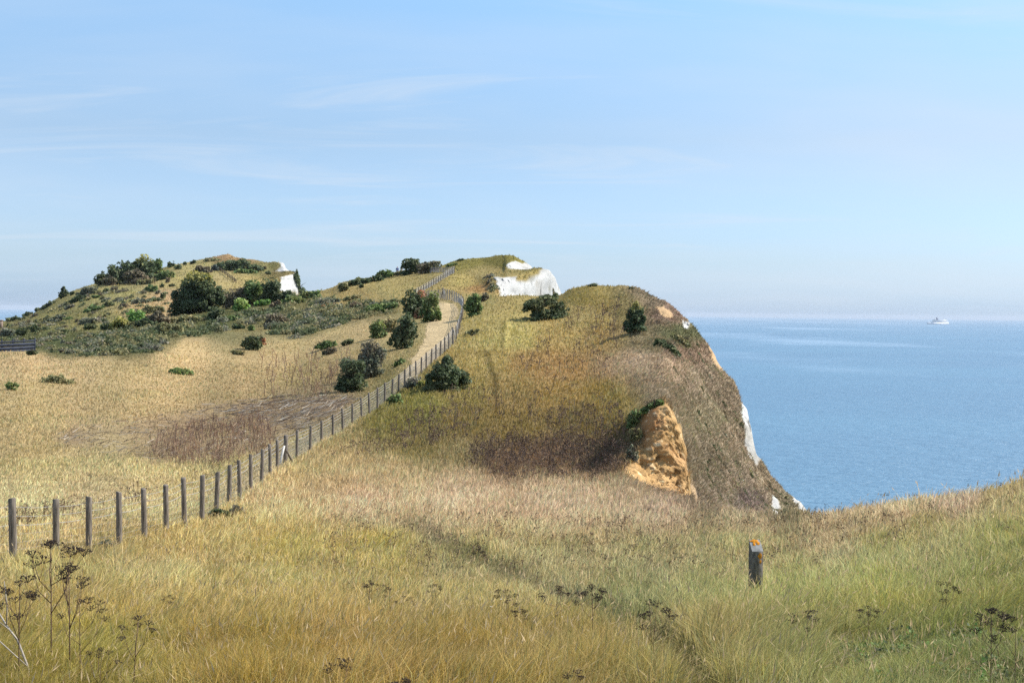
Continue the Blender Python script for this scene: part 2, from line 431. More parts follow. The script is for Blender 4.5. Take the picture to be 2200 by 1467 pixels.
def masks(px, py, X, Y):
    wx = 5 * fbm(X / np.maximum(Y, 5) * 160, py / 14.0, oct=3, seed=31)
    wy = 5 * fbm(X / np.maximum(Y, 5) * 160, py / 14.0, oct=3, seed=37)
    qx, qy = px + wx, py + wy
    qx2, qy2 = px + wx * .45, py + wy * .45
    m = {}
    far = Y > 40
    ch = np.full(len(px), 9.0)
    for k, p in enumerate(CHALK):
        lo, hi = [(176, 222), (206, 250), (440, 510), (500, 580), (75, 125), (75, 125), (75, 125), (100, 130)][k]
        d = poly_sd(p, px + wx * .8, py + wy * .8)
        ch = np.where((Y > lo) & (Y < hi), np.minimum(ch, d), ch)
    m['chalk'] = sstep(1.2, -1.2, ch)
    cr = np.full(len(px), 9.0)
    for p in CREAM:
        cr = np.where((Y > 52) & (Y < 130), np.minimum(cr, poly_sd(p, qx2, qy2)), cr)
    m['cream'] = sstep(1.5, -1.5, cr)
    oc = poly_sd(OCHRE[0], qx2, qy2)
    m['ochre'] = sstep(2, -2, oc) * ((Y > 48.5) & (Y < 57))
    m['path'] = sstep(845, 800, py) * sstep(6, -6, poly_sd(PATHP, px + 2.2 * wx, py + 1.6 * wy)) * ((Y > 38) & (Y < 165))
    m['cut'] = sstep(18, -18, poly_sd(CUT, px + wx * 3, py + wy * 3)) * ((Y > 40) & (Y < 90))
    sc = np.full(len(px), 30.0)
    for p in SCRUB:
        sc = np.minimum(sc, poly_sd(p, qx, qy))
    m['scrub'] = sstep(8, -8, sc) * (Y > 100)
    return m


def rgb(r, g, b, k=ALB):
    return lin((r, g, b)) * k


def ground_col(px, py, X, Y, Z):
    wx = 22 * fbm(X / np.maximum(Y, 4) * 28, py / 40.0, oct=3, seed=51)
    wy = 9 * fbm(X / np.maximum(Y, 4) * 28, py / 40.0, oct=3, seed=57)
    c = base_col(px + wx, py + wy)
    m = masks(px, py, X, Y)
    # patches of other grasses
    n1 = fbm(X / np.clip(Y * .05, .6, 12), Y / np.clip(Y * .08, .8, 20), oct=4, seed=61)
    n2 = fbm(X / np.clip(Y * .02, .3, 6), Y / np.clip(Y * .035, .5, 10), oct=3, seed=67)
    c = c * (1 + 0.16 * n1 + 0.12 * n2)[:, None]
    c = c * (1 + np.stack([0.05 * n2, 0 * n2, -0.10 * n1], 1))
    for tr, f in (([(1078, 690), (1088, 690), (1082, 748), (1073, 748)], .68), ([(1088, 690), (1098, 690), (1092, 748), (1083, 748)], 1.28), ([(1040, 752), (1052, 764), (1068, 815), (1070, 860), (1062, 860), (1058, 818), (1044, 775)], .58)):
        w_ = sstep(5, -3, poly_sd(tr, px, py)) * ((Y > 60) & (Y < 125))
        c = c * (1 + (f - 1) * w_)[:, None]
    w_ = sstep(14, -8, poly_sd([(820, 1118), (900, 1125), (1010, 1180), (1180, 1260), (1330, 1315), (1440, 1375), (1530, 1467), (1570, 1560), (1480, 1560), (1400, 1420), (1300, 1345), (1150, 1280), (980, 1202), (860, 1144)], px + .5 * wx, py + .5 * wy)) * (Y < 48)
    c = c * (1 - .36 * w_)[:, None] * (1 - np.stack([.05 * w_, 0 * w_, 0 * w_], 1))
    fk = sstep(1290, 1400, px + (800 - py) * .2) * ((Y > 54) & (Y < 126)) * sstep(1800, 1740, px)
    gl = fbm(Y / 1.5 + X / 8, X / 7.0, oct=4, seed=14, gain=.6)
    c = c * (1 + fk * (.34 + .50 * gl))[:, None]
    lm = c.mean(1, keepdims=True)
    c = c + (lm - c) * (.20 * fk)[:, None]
    lfm = (left_of_fence(px, py) & (Y > 30) & (Y < 150))[:, None]
    c = np.where(lfm, c + (c.mean(1, keepdims=True) - c) * .12, c)
    c = np.where(lfm, c * np.array([.965, 1.01, .95]) * (1 + .10 * fbm(X / 3.5, Y / 6, oct=3, seed=99)[:, None] * np.array([1.0, .8, 1.2])), c)
    def mix(c, col, w):
        return c * (1 - w[:, None]) + np.asarray(col)[None] * w[:, None]
    c = mix(c, rgb(122, 100, 84), m['cut'] * .62 * np.clip(.75 + .6 * n2, 0, 1))
    c = mix(c, rgb(84, 88, 54), m['scrub'] * .5)
    pl = sstep(10, -8, poly_sd(PATHP, px + 1.5 * wx, py + wy)) * ((Y > 38) & (Y < 165))
    c = mix(c, rgb(198, 176, 132), np.clip(pl * .40 * (1 + n2), 0, 1))
    c = mix(c, rgb(202, 178, 136), m['path'] * .9)
    # rock
    k3 = fbm(X / .7, Z / .45, Y / .7, oct=5, seed=71, gain=.62)
    pit_shade = sstep(.22, .5, fbm(X / .30, Z / .22, Y / .30, oct=3, seed=73))  # shade of small holes in the clay, painted in as darker colour
    pal_ = sstep(.30, .6, fbm(X / .22, Z / .16, Y / .22, oct=3, seed=74))
    och = rgb(222, 180, 124, .80)[None] * (1 + .55 * k3[:, None]) * np.stack([np.ones(len(px)), 1 + .06 * k3, 1 + .22 * k3], 1)
    red = sstep(.0, .6, sstep(960, 880, py) * sstep(1450, 1380, px) + .8 * fbm(X / 1.2, Z / .9, oct=3, seed=75))
    och = och * (1 - .6 * red[:, None]) + rgb(180, 116, 72, .7)[None] * .6 * red[:, None]
    och = och * (1 - .55 * pit_shade[:, None]) + rgb(240, 222, 188, .85)[None] * .65 * (pal_ * (1 - pit_shade))[:, None]
    c = c * (1 - m['ochre'][:, None]) + och * m['ochre'][:, None]
    c = mix(c, rgb(212, 178, 136), m['cream'])
    kc = fbm(X / 2.2, Z / 1.0, Y / 2.2, oct=5, seed=77, gain=.6)
    crk = sstep(.10, .0, np.abs(fbm(X / 1.6, Z / 3.4, Y / 1.6, oct=4, seed=78))) * sstep(-.2, .5, kc)
    bed = sstep(.35, .75, np.sin(Z * 3.3 + 2.5 * fbm(X / 8, Y / 8, oct=2, seed=80))) * sstep(-.1, .4, fbm(X / 2, Z / .6, Y / 2, oct=3, seed=81))
    chalk = rgb(238, 236, 230, .57)[None] * (1 + .55 * kc - .38 * crk - .30 * bed)[:, None]
    chalk = chalk * np.where(Y < 130, 1.32, 1.0)[:, None]  # nearer chalk coloured lighter to offset the partial shade on it
    warm = sstep(.05, .6, fbm(X / 4, Z / 2, Y / 4, oct=4, seed=79)) * .45
    chalk = chalk * (1 - warm[:, None]) + rgb(178, 164, 138, .62)[None] * warm[:, None]
    gr = sstep(.30, .55, fbm(X / 2.4, Z / 1.2, Y / 2.4, oct=4, seed=83)) * .55 * (Y > 90)
    chalk = chalk * (1 - gr[:, None]) + rgb(120, 112, 82)[None] * gr[:, None]
    c = c * (1 - m['chalk'][:, None]) + chalk * m['chalk'][:, None]
    return np.clip(c, 0.01, 0.85), m


# ------------------------------------------------------------------ object helpers
def tag(o, label=None, cat=None, group=None, kind=None):
    if label: o['label'] = label
    if cat: o['category'] = cat
    if group: o['group'] = group
    if kind: o['kind'] = kind
    return o


def np_mesh(name, verts, faces, mats, cols=None, mat_idx=None, smooth=False, fsize=None):
    """faces: (n,k) int array, or flat loop array with fsize per face"""
    me = bpy.data.meshes.new(name)
    verts = np.asarray(verts, np.float32)
    me.vertices.add(len(verts))
    me.vertices.foreach_set('co', verts.ravel())
    if fsize is None:
        faces = np.asarray(faces, np.int32)
        nf, k = faces.shape
        loops = faces.ravel()
        starts = np.arange(nf, dtype=np.int32) * k
    else:
        loops = np.asarray(faces, np.int32)
        nf = len(fsize)
        starts = np.concatenate([[0], np.cumsum(fsize)[:-1]]).astype(np.int32)
    me.loops.add(len(loops))
    me.loops.foreach_set('vertex_index', loops)
    me.polygons.add(nf)
    me.polygons.foreach_set('loop_start', starts)
    if mat_idx is not None:
        me.polygons.foreach_set('material_index', np.asarray(mat_idx, np.int32))
    me.update(calc_edges=True)
    if smooth:
        me.polygons.foreach_set('use_smooth', np.ones(nf, bool))
    if cols is not None:
        at = me.color_attributes.new('Col', 'FLOAT_COLOR', 'POINT')
        c4 = np.ones((len(verts), 4), np.float32)
        c4[:, :3] = cols
        at.data.foreach_set('color', c4.ravel())
    for m in (mats if isinstance(mats, (list, tuple)) else [mats]):
        me.materials.append(m)
    return me


def link(name, me, parent=None, loc=None):
    o = bpy.data.objects.new(name, me)
    COL.objects.link(o)
    if parent is not None: o.parent = parent
    if loc is not None: o.location = loc
    return o


def empty(name, loc, rz=0.0):
    o = bpy.data.objects.new(name, None)
    o.empty_display_size = .2
    COL.objects.link(o)
    o.location = loc
    o.rotation_euler = (0, 0, rz)
    return o


class MB:
    """collects tubes, boxes and blobs into one mesh"""
    def __init__(s):
        s.v = []; s.f = []; s.c = []; s.col = (1, 1, 1)

    def add(s, vs, fs):
        b = len(s.v)
        s.v.extend([tuple(v) for v in vs])
        s.c.extend([s.col] * len(vs))
        s.f.extend([tuple(i + b for i in f) for f in fs])

    def tube(s, pts, rad, n=5, cap=True):
        pts = [Vector(p) for p in pts]
        vs = []
        for i, p in enumerate(pts):
            d = (pts[min(i + 1, len(pts) - 1)] - pts[max(i - 1, 0)])
            d = d.normalized() if d.length > 1e-9 else Vector((0, 0, 1))
            a = d.cross(Vector((0.13, 0.97, 0.21)))
            if a.length < 1e-3: a = d.cross(Vector((1, 0, 0)))
            a.normalize(); b = d.cross(a)
            r = rad[i] if isinstance(rad, (list, tuple)) else rad
            for k in range(n):
                t = 2 * math.pi * k / n
                vs.append(p + a * (r * math.cos(t)) + b * (r * math.sin(t)))
        fs = []
        for i in range(len(pts) - 1):
            for k in range(n):
                k2 = (k + 1) % n
                fs.append((i * n + k, i * n + k2, (i + 1) * n + k2, (i + 1) * n + k))
        if cap and n > 2:
            fs.append(tuple(range(n - 1, -1, -1)))
            fs.append(tuple((len(pts) - 1) * n + k for k in range(n)))
        s.add(vs, fs)

    def box(s, c, d, rz=0.0, taper=1.0):
        cx, cy, cz = c; dx, dy, dz = d[0] / 2, d[1] / 2, d[2] / 2
        vs = []
        for z, t in ((-dz, 1.0), (dz, taper)):
            for x, y in ((-dx, -dy), (dx, -dy), (dx, dy), (-dx, dy)):
                X, Y = x * t, y * t
                vs.append((cx + X * math.cos(rz) - Y * math.sin(rz), cy + X * math.sin(rz) + Y * math.cos(rz), cz + z))
        s.add(vs, [(3, 2, 1, 0), (4, 5, 6, 7), (0, 1, 5, 4), (1, 2, 6, 5), (2, 3, 7, 6), (3, 0, 4, 7)])

    def prism(s, outline, y0, y1):
        """outline in (x,z), extruded along y"""
        n = len(outline)
        vs = [(x, y0, z) for x, z in outline] + [(x, y1, z) for x, z in outline]
        fs = [tuple(range(n)), tuple(range(2 * n - 1, n - 1, -1))]
        fs += [(i, i + n, (i + 1) % n + n, (i + 1) % n) for i in range(n)]
        s.add(vs, fs)

    def blob(s, c, r):
        c = Vector(c)
        vs = [c + Vector(v) * r * random.uniform(.8, 1.2) for v in ((1, 0, 0), (-1, 0, 0), (0, 1, 0), (0, -1, 0), (0, 0, .8), (0, 0, -.8))]
        s.add(vs, [(0, 2, 4), (2, 1, 4), (1, 3, 4), (3, 0, 4), (2, 0, 5), (1, 2, 5), (3, 1, 5), (0, 3, 5)])

    def mesh(s, name, mat, smooth=False):
        fs = [len(f) for f in s.f]
        return np_mesh(name, np.array(s.v), np.array([i for f in s.f for i in f]), mat, cols=np.array(s.c), fsize=np.array(fs), smooth=smooth)


# ------------------------------------------------------------------ materials
def new_mat(name):
    m = bpy.data.materials.new(name)
    m.use_nodes = True
    return m, m.node_tree.nodes, m.node_tree.links, m.node_tree.nodes['Principled BSDF']


def setspec(b, v):
    b.inputs['Specular IOR Level'].default_value = v


def mat_leaf(name, trans=0.25, rough=.75, spec=.15, up=0.0):
    m, n, l, b = new_mat(name)
    at = n.new('ShaderNodeAttribute'); at.attribute_name = 'Col'
    l.new(at.outputs['Color'], b.inputs['Base Color'])
    b.inputs['Roughness'].default_value = rough
    if up > 0:      # stand of stems scatters light like a soft upward facing surface
        g = n.new('ShaderNodeNewGeometry'); vm_ = n.new('ShaderNodeMix'); vm_.data_type = 'VECTOR'
        vm_.inputs[0].default_value = up
        l.new(g.outputs['Normal'], vm_.inputs[4]); vm_.inputs[5].default_value = (0.0, 0.0, 1.0)
        nn_ = n.new('ShaderNodeVectorMath'); nn_.operation = 'NORMALIZE'
        l.new(vm_.outputs[1], nn_.inputs[0]); l.new(nn_.outputs[0], b.inputs['Normal'])
    setspec(b, spec)
    tr = n.new('ShaderNodeBsdfTranslucent')
    hs = n.new('ShaderNodeHueSaturation')
    hs.inputs['Saturation'].default_value = 1.15
    hs.inputs['Value'].default_value = 1.15
    l.new(at.outputs['Color'], hs.inputs['Color'])
    l.new(hs.outputs[0], tr.inputs['Color'])
    mx = n.new('ShaderNodeMixShader'); mx.inputs[0].default_value = trans
    l.new(b.outputs[0], mx.inputs[1]); l.new(tr.outputs[0], mx.inputs[2])
    l.new(mx.outputs[0], n['Material Output'].inputs['Surface'])
    return m


def mat_ground():
    m, n, l, b = new_mat('turf_and_rock')
    at = n.new('ShaderNodeAttribute'); at.attribute_name = 'Col'
    rk = n.new('ShaderNodeAttribute'); rk.attribute_name = 'Rock'
    geo = n.new('ShaderNodeNewGeometry')
    def noise(sc, det, rough=.6, vec=None):
        z = n.new('ShaderNodeTexNoise')
        z.inputs['Scale'].default_value = sc; z.inputs['Detail'].default_value = det; z.inputs['Roughness'].default_value = rough
        l.new(vec or geo.outputs['Position'], z.inputs['Vector'])
        return z.outputs[0]
    na = noise(3.1, 8, .7)
    nb = noise(.45, 6, .65)
    def mr(x, a, c, d, e):
        r = n.new('ShaderNodeMapRange'); l.new(x, r.inputs[0])
        for i, v in enumerate((a, c, d, e)): r.inputs[i + 1].default_value = v
        return r.outputs[0]
    ma = mr(na, .3, .7, .68, 1.32); mb_ = mr(nb, .3, .7, .84, 1.16)
    mm = n.new('ShaderNodeMath'); mm.operation = 'MULTIPLY'; l.new(ma, mm.inputs[0]); l.new(mb_, mm.inputs[1])
    # less mottling on bare rock
    mk = n.new('ShaderNodeMix'); mk.data_type = 'FLOAT'
    l.new(rk.outputs['Fac'], mk.inputs[0]); l.new(mm.outputs[0], mk.inputs[2])
    r2 = mr(na, .3, .7, .90, 1.10); l.new(r2, mk.inputs[3])
    vm = n.new('ShaderNodeVectorMath'); vm.operation = 'SCALE'
    l.new(at.outputs['Color'], vm.inputs[0]); l.new(mk.outputs[0], vm.inputs['Scale'])
    l.new(vm.outputs[0], b.inputs['Base Color'])
    b.inputs['Roughness'].default_value = .95; setspec(b, .05)
    bp = n.new('ShaderNodeBump'); bp.inputs['Strength'].default_value = .9; bp.inputs['Distance'].default_value = .30
    bn = noise(2.2, 9, .72)
    l.new(bn, bp.inputs['Height']); l.new(bp.outputs[0], b.inputs['Normal'])
    return m


def mat_simple(name, col, rough=.8, spec=.2, nscale=None, namt=.2, metal=0.0, stretch=None, bump=0.0):
    m, n, l, b = new_mat(name)
    b.inputs['Roughness'].default_value = rough; setspec(b, spec); b.inputs['Metallic'].default_value = metal
    if nscale:
        tc_ = n.new('ShaderNodeTexCoord'); mp = n.new('ShaderNodeMapping'); l.new(tc_.outputs['Object'], mp.inputs[0])
        if stretch: mp.inputs['Scale'].default_value = stretch
        z = n.new('ShaderNodeTexNoise'); z.inputs['Scale'].default_value = nscale; z.inputs['Detail'].default_value = 6
        l.new(mp.outputs[0], z.inputs['Vector'])
        r = n.new('ShaderNodeMapRange'); l.new(z.outputs[0], r.inputs[0])
        r.inputs[1].default_value = .3; r.inputs[2].default_value = .7; r.inputs[3].default_value = 1 - namt; r.inputs[4].default_value = 1 + namt
        vm = n.new('ShaderNodeVectorMath'); vm.operation = 'SCALE'; vm.inputs[0].default_value = col[:3]
        l.new(r.outputs[0], vm.inputs['Scale']); l.new(vm.outputs[0], b.inputs['Base Color'])
        if bump:
            bp = n.new('ShaderNodeBump'); bp.inputs['Strength'].default_value = bump; bp.inputs['Distance'].default_value = .01
            l.new(z.outputs[0], bp.inputs['Height']); l.new(bp.outputs[0], b.inputs['Normal'])
    else:
        b.inputs['Base Color'].default_value = (*col[:3], 1)
    return m


def mat_vcol(name, rough=.9, spec=.1, nscale=30, namt=.25, bump=.3):
    m, n, l, b = new_mat(name)
    at = n.new('ShaderNodeAttribute'); at.attribute_name = 'Col'
    z = n.new('ShaderNodeTexNoise'); z.inputs['Scale'].default_value = nscale; z.inputs['Detail'].default_value = 6
    tc_ = n.new('ShaderNodeTexCoord'); l.new(tc_.outputs['Object'], z.inputs['Vector'])
    r = n.new('ShaderNodeMapRange'); l.new(z.outputs[0], r.inputs[0])
    r.inputs[1].default_value = .3; r.inputs[2].default_value = .7; r.inputs[3].default_value = 1 - namt; r.inputs[4].default_value = 1 + namt
    vm = n.new('ShaderNodeVectorMath'); vm.operation = 'SCALE'
    l.new(at.outputs['Color'], vm.inputs[0]); l.new(r.outputs[0], vm.inputs['Scale']); l.new(vm.outputs[0], b.inputs['Base Color'])
    b.inputs['Roughness'].default_value = rough; setspec(b, spec)
    bp = n.new('ShaderNodeBump'); bp.inputs['Strength'].default_value = bump; bp.inputs['Distance'].default_value = .01
    l.new(z.outputs[0], bp.inputs['Height']); l.new(bp.outputs[0], b.inputs['Normal'])
    return m


M_GROUND = mat_ground()
M_GRASS = mat_leaf('grass_blades', .34, .7, .10, up=.5)
M_LEAF = mat_leaf('foliage', .34, .6, .2, up=.35)
M_BARK = mat_simple('bark', rgb(104, 92, 78), .95, .05, 6, .3)
M_TWIG = mat_leaf('dry_stalks', .08, .9, .08)
M_WOOD = mat_simple('weathered_post_wood', (.175, .150, .125), .9, .1, 6, .55, stretch=(7, 7, .8), bump=.5)
M_WIRE = mat_simple('galvanised_wire', (.36, .35, .34), .6, .3)

# ------------------------------------------------------------------ the ground sheet
pxs = np.concatenate([np.arange(-1900, -80, 70), np.arange(-80, 2280, 2.6), np.arange(2280, 4150, 70)])
acol = (pxs - 1100) / F
P = profiles(acol)
rows = []
for k, sN in enumerate(SUBS[:len(RINGS) - 1]):
    for j in range(sN):
        rows.append(k + j / sN)
rows.append(len(RINGS) - 1)
rows = np.array(rows)
NC, NR = len(acol), len(rows)
ki = np.minimum(rows.astype(int), len(RINGS) - 2)
tt = (rows - ki)[:, None]
GY = P[0][ki] * (1 - tt) + P[0][ki + 1] * tt
hh = P[0][ki + 1] - P[0][ki]
GZ = ((2 * tt**3 - 3 * tt**2 + 1) * P[1][ki] + (tt**3 - 2 * tt**2 + tt) * hh * P[2][ki]
      + (-2 * tt**3 + 3 * tt**2) * P[1][ki + 1] + (tt**3 - tt**2) * hh * P[2][ki + 1])
GX = acol[None, :] * GY
fX, fY, fZ = GX.ravel(), GY.ravel(), GZ.ravel()
PX, PY = proj(fX, fY, fZ)
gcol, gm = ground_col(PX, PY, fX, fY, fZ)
fZ2 = fZ + lumps(fX, fY)
# relief: rock faces and the rough seaward slope (pushes along the view-independent horizontal axes)
rock = np.clip(gm['chalk'] + gm['ochre'] + gm['cream'], 0, 1)
inY = (fY > 48) & (fY < 126)
flank = sstep(1290, 1400, PX + (800 - PY) * .2) * inY * sstep(1760, 1700, PX)
rel_och = gm['ochre'] * (.36 * fbm(fX / .7, fZ / .8, oct=5, seed=45, gain=.74) + .26 * np.abs(fbm(fX / .35, fZ / .4, oct=3, seed=46)))
rel_chk = gm['chalk'] * sstep(150, 180, fY) * (2.6 * fbm(fX / 3.4, fZ / 3.0, fY / 4, oct=5, seed=6, gain=.68))
gul = fbm(fY / 1.5 + fX / 8, fX / 7.0, oct=4, seed=14, gain=.6)
fZ2 += flank * (1 - gm['ochre']) * (.62 * gul + .20 * fbm(fX / .8, fY / 1.4, oct=3, seed=15))
fX2 = fX + rel_och * .45 - rel_chk * .3
fY2 = fY - rel_och * .9 - rel_chk * 1.0
verts = np.stack([fX2, fY2, fZ2], 1)
idx = np.arange(NR * NC).reshape(NR, NC)
quads = np.stack([idx[:-1, :-1].ravel(), idx[:-1, 1:].ravel(), idx[1:, 1:].ravel(), idx[1:, :-1].ravel()], 1)
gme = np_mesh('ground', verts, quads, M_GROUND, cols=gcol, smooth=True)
ra = gme.attributes.new('Rock', 'FLOAT', 'POINT')
ra.data.foreach_set('value', rock.astype(np.float32))
ground = link('ground', gme)
tag(ground, 'dry grassy clifftop land with chalk and clay scars above the sea', kind='structure')
V3 = verts.reshape(NR, NC, 3)
C3 = gcol.reshape(NR, NC, 3)
M3 = {k: v.reshape(NR, NC) for k, v in gm.items()}
FL3 = flank.reshape(NR, NC)

GA = V3[..., 0] / V3[..., 1]
TY = np.ascontiguousarray(GY.T); TZ = np.ascontiguousarray(GZ.T); TZ2 = np.ascontiguousarray(fZ2.reshape(NR, NC).T)


def grid_z(X, Y, T=None):
    """height of the built ground at X,Y"""
    T = TZ2 if T is None else T
    X = np.atleast_1d(np.asarray(X, float)); Y = np.atleast_1d(np.asarray(Y, float))
    out = np.empty(len(X))
    for s0 in range(0, len(X), 4000):
        x, y = X[s0:s0 + 4000], Y[s0:s0 + 4000]
        f = np.interp(x / y, acol, np.arange(NC))
        c0 = np.clip(f.astype(int), 0, NC - 2); w = f - c0
        r = 0
        for c, ww in ((c0, 1 - w), (c0 + 1, w)):
            yc = TY[c]
            i = np.clip((yc <= y[:, None]).sum(1) - 1, 0, NR - 2)
            n = np.arange(len(x))
            t = np.clip((y - yc[n, i]) / (yc[n, i + 1] - yc[n, i]), 0, 1)
            r = r + ww * (T[c, i] * (1 - t) + T[c, i + 1] * t)
        out[s0:s0 + 4000] = r
    return out


def hits(px, py, ymin=1.0, ymax=640.0):
    """ground points seen at photo pixels (arrays)"""
    px = np.atleast_1d(np.asarray(px, float)); py = np.atleast_1d(np.asarray(py, float))
    a, s = ray(px, py)
    c = np.clip(np.searchsorted(acol, a), 1, NC - 1)
    c = np.where(np.abs(acol[c - 1] - a) < np.abs(acol[c] - a), c - 1, c)
    y = np.empty(len(px))
    for k in range(len(px)):
        yc, zc_ = TY[c[k]], TZ[c[k]]
        f = zc_ - s[k] * yc
        m = (yc >= ymin) & (yc <= ymax)
        j = np.nonzero(m[1:] & (f[1:] >= 0) & (f[:-1] < 0) & m[:-1])[0]
        fm = np.nonzero(m)[0]
        if f[fm[0]] >= 0:
            y[k] = max(yc[fm[0]], ymin)
        elif len(j):
            t = -f[j[0]] / (f[j[0] + 1] - f[j[0]])
            y[k] = yc[j[0]] + t * (yc[j[0] + 1] - yc[j[0]])
        else:
            y[k] = yc[fm[np.argmax((zc_ / yc)[fm])]]
    X = a * y
    return X, y, grid_z(X, y)


def hit(px, py, ymin=1.0, ymax=640.0):
    X, Y, Z = hits(px, py, ymin, ymax)
    return float(X[0]), float(Y[0]), float(Z[0])


# worn path beside the fence: its own thin sheet lying on the turf
pm = M3['path']
pmc = (pm[:-1, :-1] + pm[1:, 1:] + pm[:-1, 1:] + pm[1:, :-1]) / 4
cell_r, cell_c = np.nonzero(pmc > .55)
pq = np.stack([idx[cell_r, cell_c], idx[cell_r, cell_c + 1], idx[cell_r + 1, cell_c + 1], idx[cell_r + 1, cell_c]], 1)
uq, inv = np.unique(pq.ravel(), return_inverse=True)
pv = verts[uq].copy(); pv[:, 2] += .02
pc = np.tile(rgb(208, 184, 142)[None], (len(uq), 1)) * (1 + .14 * fbm(pv[:, 0] / .5, pv[:, 1] / .9, oct=4, seed=91))[:, None]
pme = np_mesh('path', pv, inv.reshape(-1, 4), M_GROUND, cols=pc, smooth=True)
path = link('path', pme)
tag(path, 'worn bare earth footpath climbing beside the wire fence', kind='structure')

# ------------------------------------------------------------------ sea
def make_sea():
    m, n, l, b = new_mat('sea_water')
    geo = n.new('ShaderNodeNewGeometry')
    def mapn(scale, ns, det, rough=.55, rot=0.0, loc=(0, 0, 0)):
        mp = n.new('ShaderNodeMapping'); l.new(geo.outputs['Position'], mp.inputs[0])
        mp.inputs['Scale'].default_value = scale; mp.inputs['Rotation'].default_value = (0, 0, rot); mp.inputs['Location'].default_value = loc
        z = n.new('ShaderNodeTexNoise'); z.inputs['Scale'].default_value = ns; z.inputs['Detail'].default_value = det
        z.inputs['Roughness'].default_value = rough; l.new(mp.outputs[0], z.inputs['Vector'])
        return z.outputs[0]
    def mr(x, a, c, d, e):
        r = n.new('ShaderNodeMapRange'); r.interpolation_type = 'SMOOTHSTEP'; l.new(x, r.inputs[0])
        for i, v in enumerate((a, c, d, e)): r.inputs[i + 1].default_value = v
        return r.outputs[0]
    slick = mr(mapn((1, .55, 1), .00042, 5, .6, .25), .50, .64, 0, 1)
    tone = mr(mapn((1, 1.8, 1), .0011, 4), .3, .7, 0, 1)
    mix1 = n.new('ShaderNodeMix'); mix1.data_type = 'RGBA'; l.new(tone, mix1.inputs[0])
    mix1.inputs[6].default_value = (.088, .184, .282, 1); mix1.inputs[7].default_value = (.098, .208, .308, 1)
    mix2 = n.new('ShaderNodeMix'); mix2.data_type = 'RGBA'; l.new(slick, mix2.inputs[0])
    l.new(mix1.outputs[2], mix2.inputs[6]); mix2.inputs[7].default_value = (.20, .31, .42, 1)
    l.new(mix2.outputs[2], b.inputs['Base Color'])
    b.inputs['Roughness'].default_value = .35
    b.inputs['IOR'].default_value = 1.33
    setspec(b, .5)
    w1 = mapn((1, 2.2, 1), .16, 5, .6, .1); w2 = mapn((1, 2.6, 1), .03, 4, .6, .3)
    ad = n.new('ShaderNodeMath'); ad.operation = 'MULTIPLY_ADD'; l.new(w2, ad.inputs[0]); ad.inputs[1].default_value = 3.0; l.new(w1, ad.inputs[2])
    bp = n.new('ShaderNodeBump'); bp.inputs['Strength'].default_value = 1.0; bp.inputs['Distance'].default_value = 2.2
    l.new(ad.outputs[0], bp.inputs['Height']); l.new(bp.outputs[0], b.inputs['Normal'])
    ys = [-3000, 0, 200, 500, 1000, 2000, 4000, 8000, 16000, 30000, 45000, 60000]
    vs = []; fs = []
    xs = np.linspace(-45000, 45000, 31)
    for y in ys:
        for x in xs: vs.append((x, y, SEA))
    k = len(xs)
    for j in range(len(ys) - 1):
        for i in range(k - 1):
            fs.append((j * k + i, j * k + i + 1, (j + 1) * k + i + 1, (j + 1) * k + i))
    me = np_mesh('sea', vs, np.array(fs), m)
    o = link('sea', me)
    tag(o, 'calm blue sea stretching to the horizon', kind='structure')


make_sea()
# ------------------------------------------------------------------ grass
def grass_height(px, py, Y):
    lf = left_of_fence(px, py)
    h = np.where(lf & (Y > 19), .12, .25)
    h = np.where(Y > 55, np.where(lf, .13, .20), h)
    h = np.where(Y > 160, .22, h); h = np.where(Y > 260, .40, h)
    # trodden line running down from the saddle towards the bottom right
    d = poly_sd([(830, 1120), (900, 1128), (1010, 1185), (1180, 1265), (1330, 1320), (1440, 1380), (1520, 1467), (1560, 1560), (1480, 1560), (1400, 1420), (1300, 1345), (1150, 1280), (980, 1200), (860, 1140)], px, py)
    h = h * (1 - .65 * sstep(16, -8, d) * (Y < 48))
    h = h * (1 - .45 * sstep(20, -20, poly_sd([(1780, 1415), (1960, 1385), (2230, 1385), (2300, 1560), (1740, 1560)], px, py)) * (Y < 12))
    return h


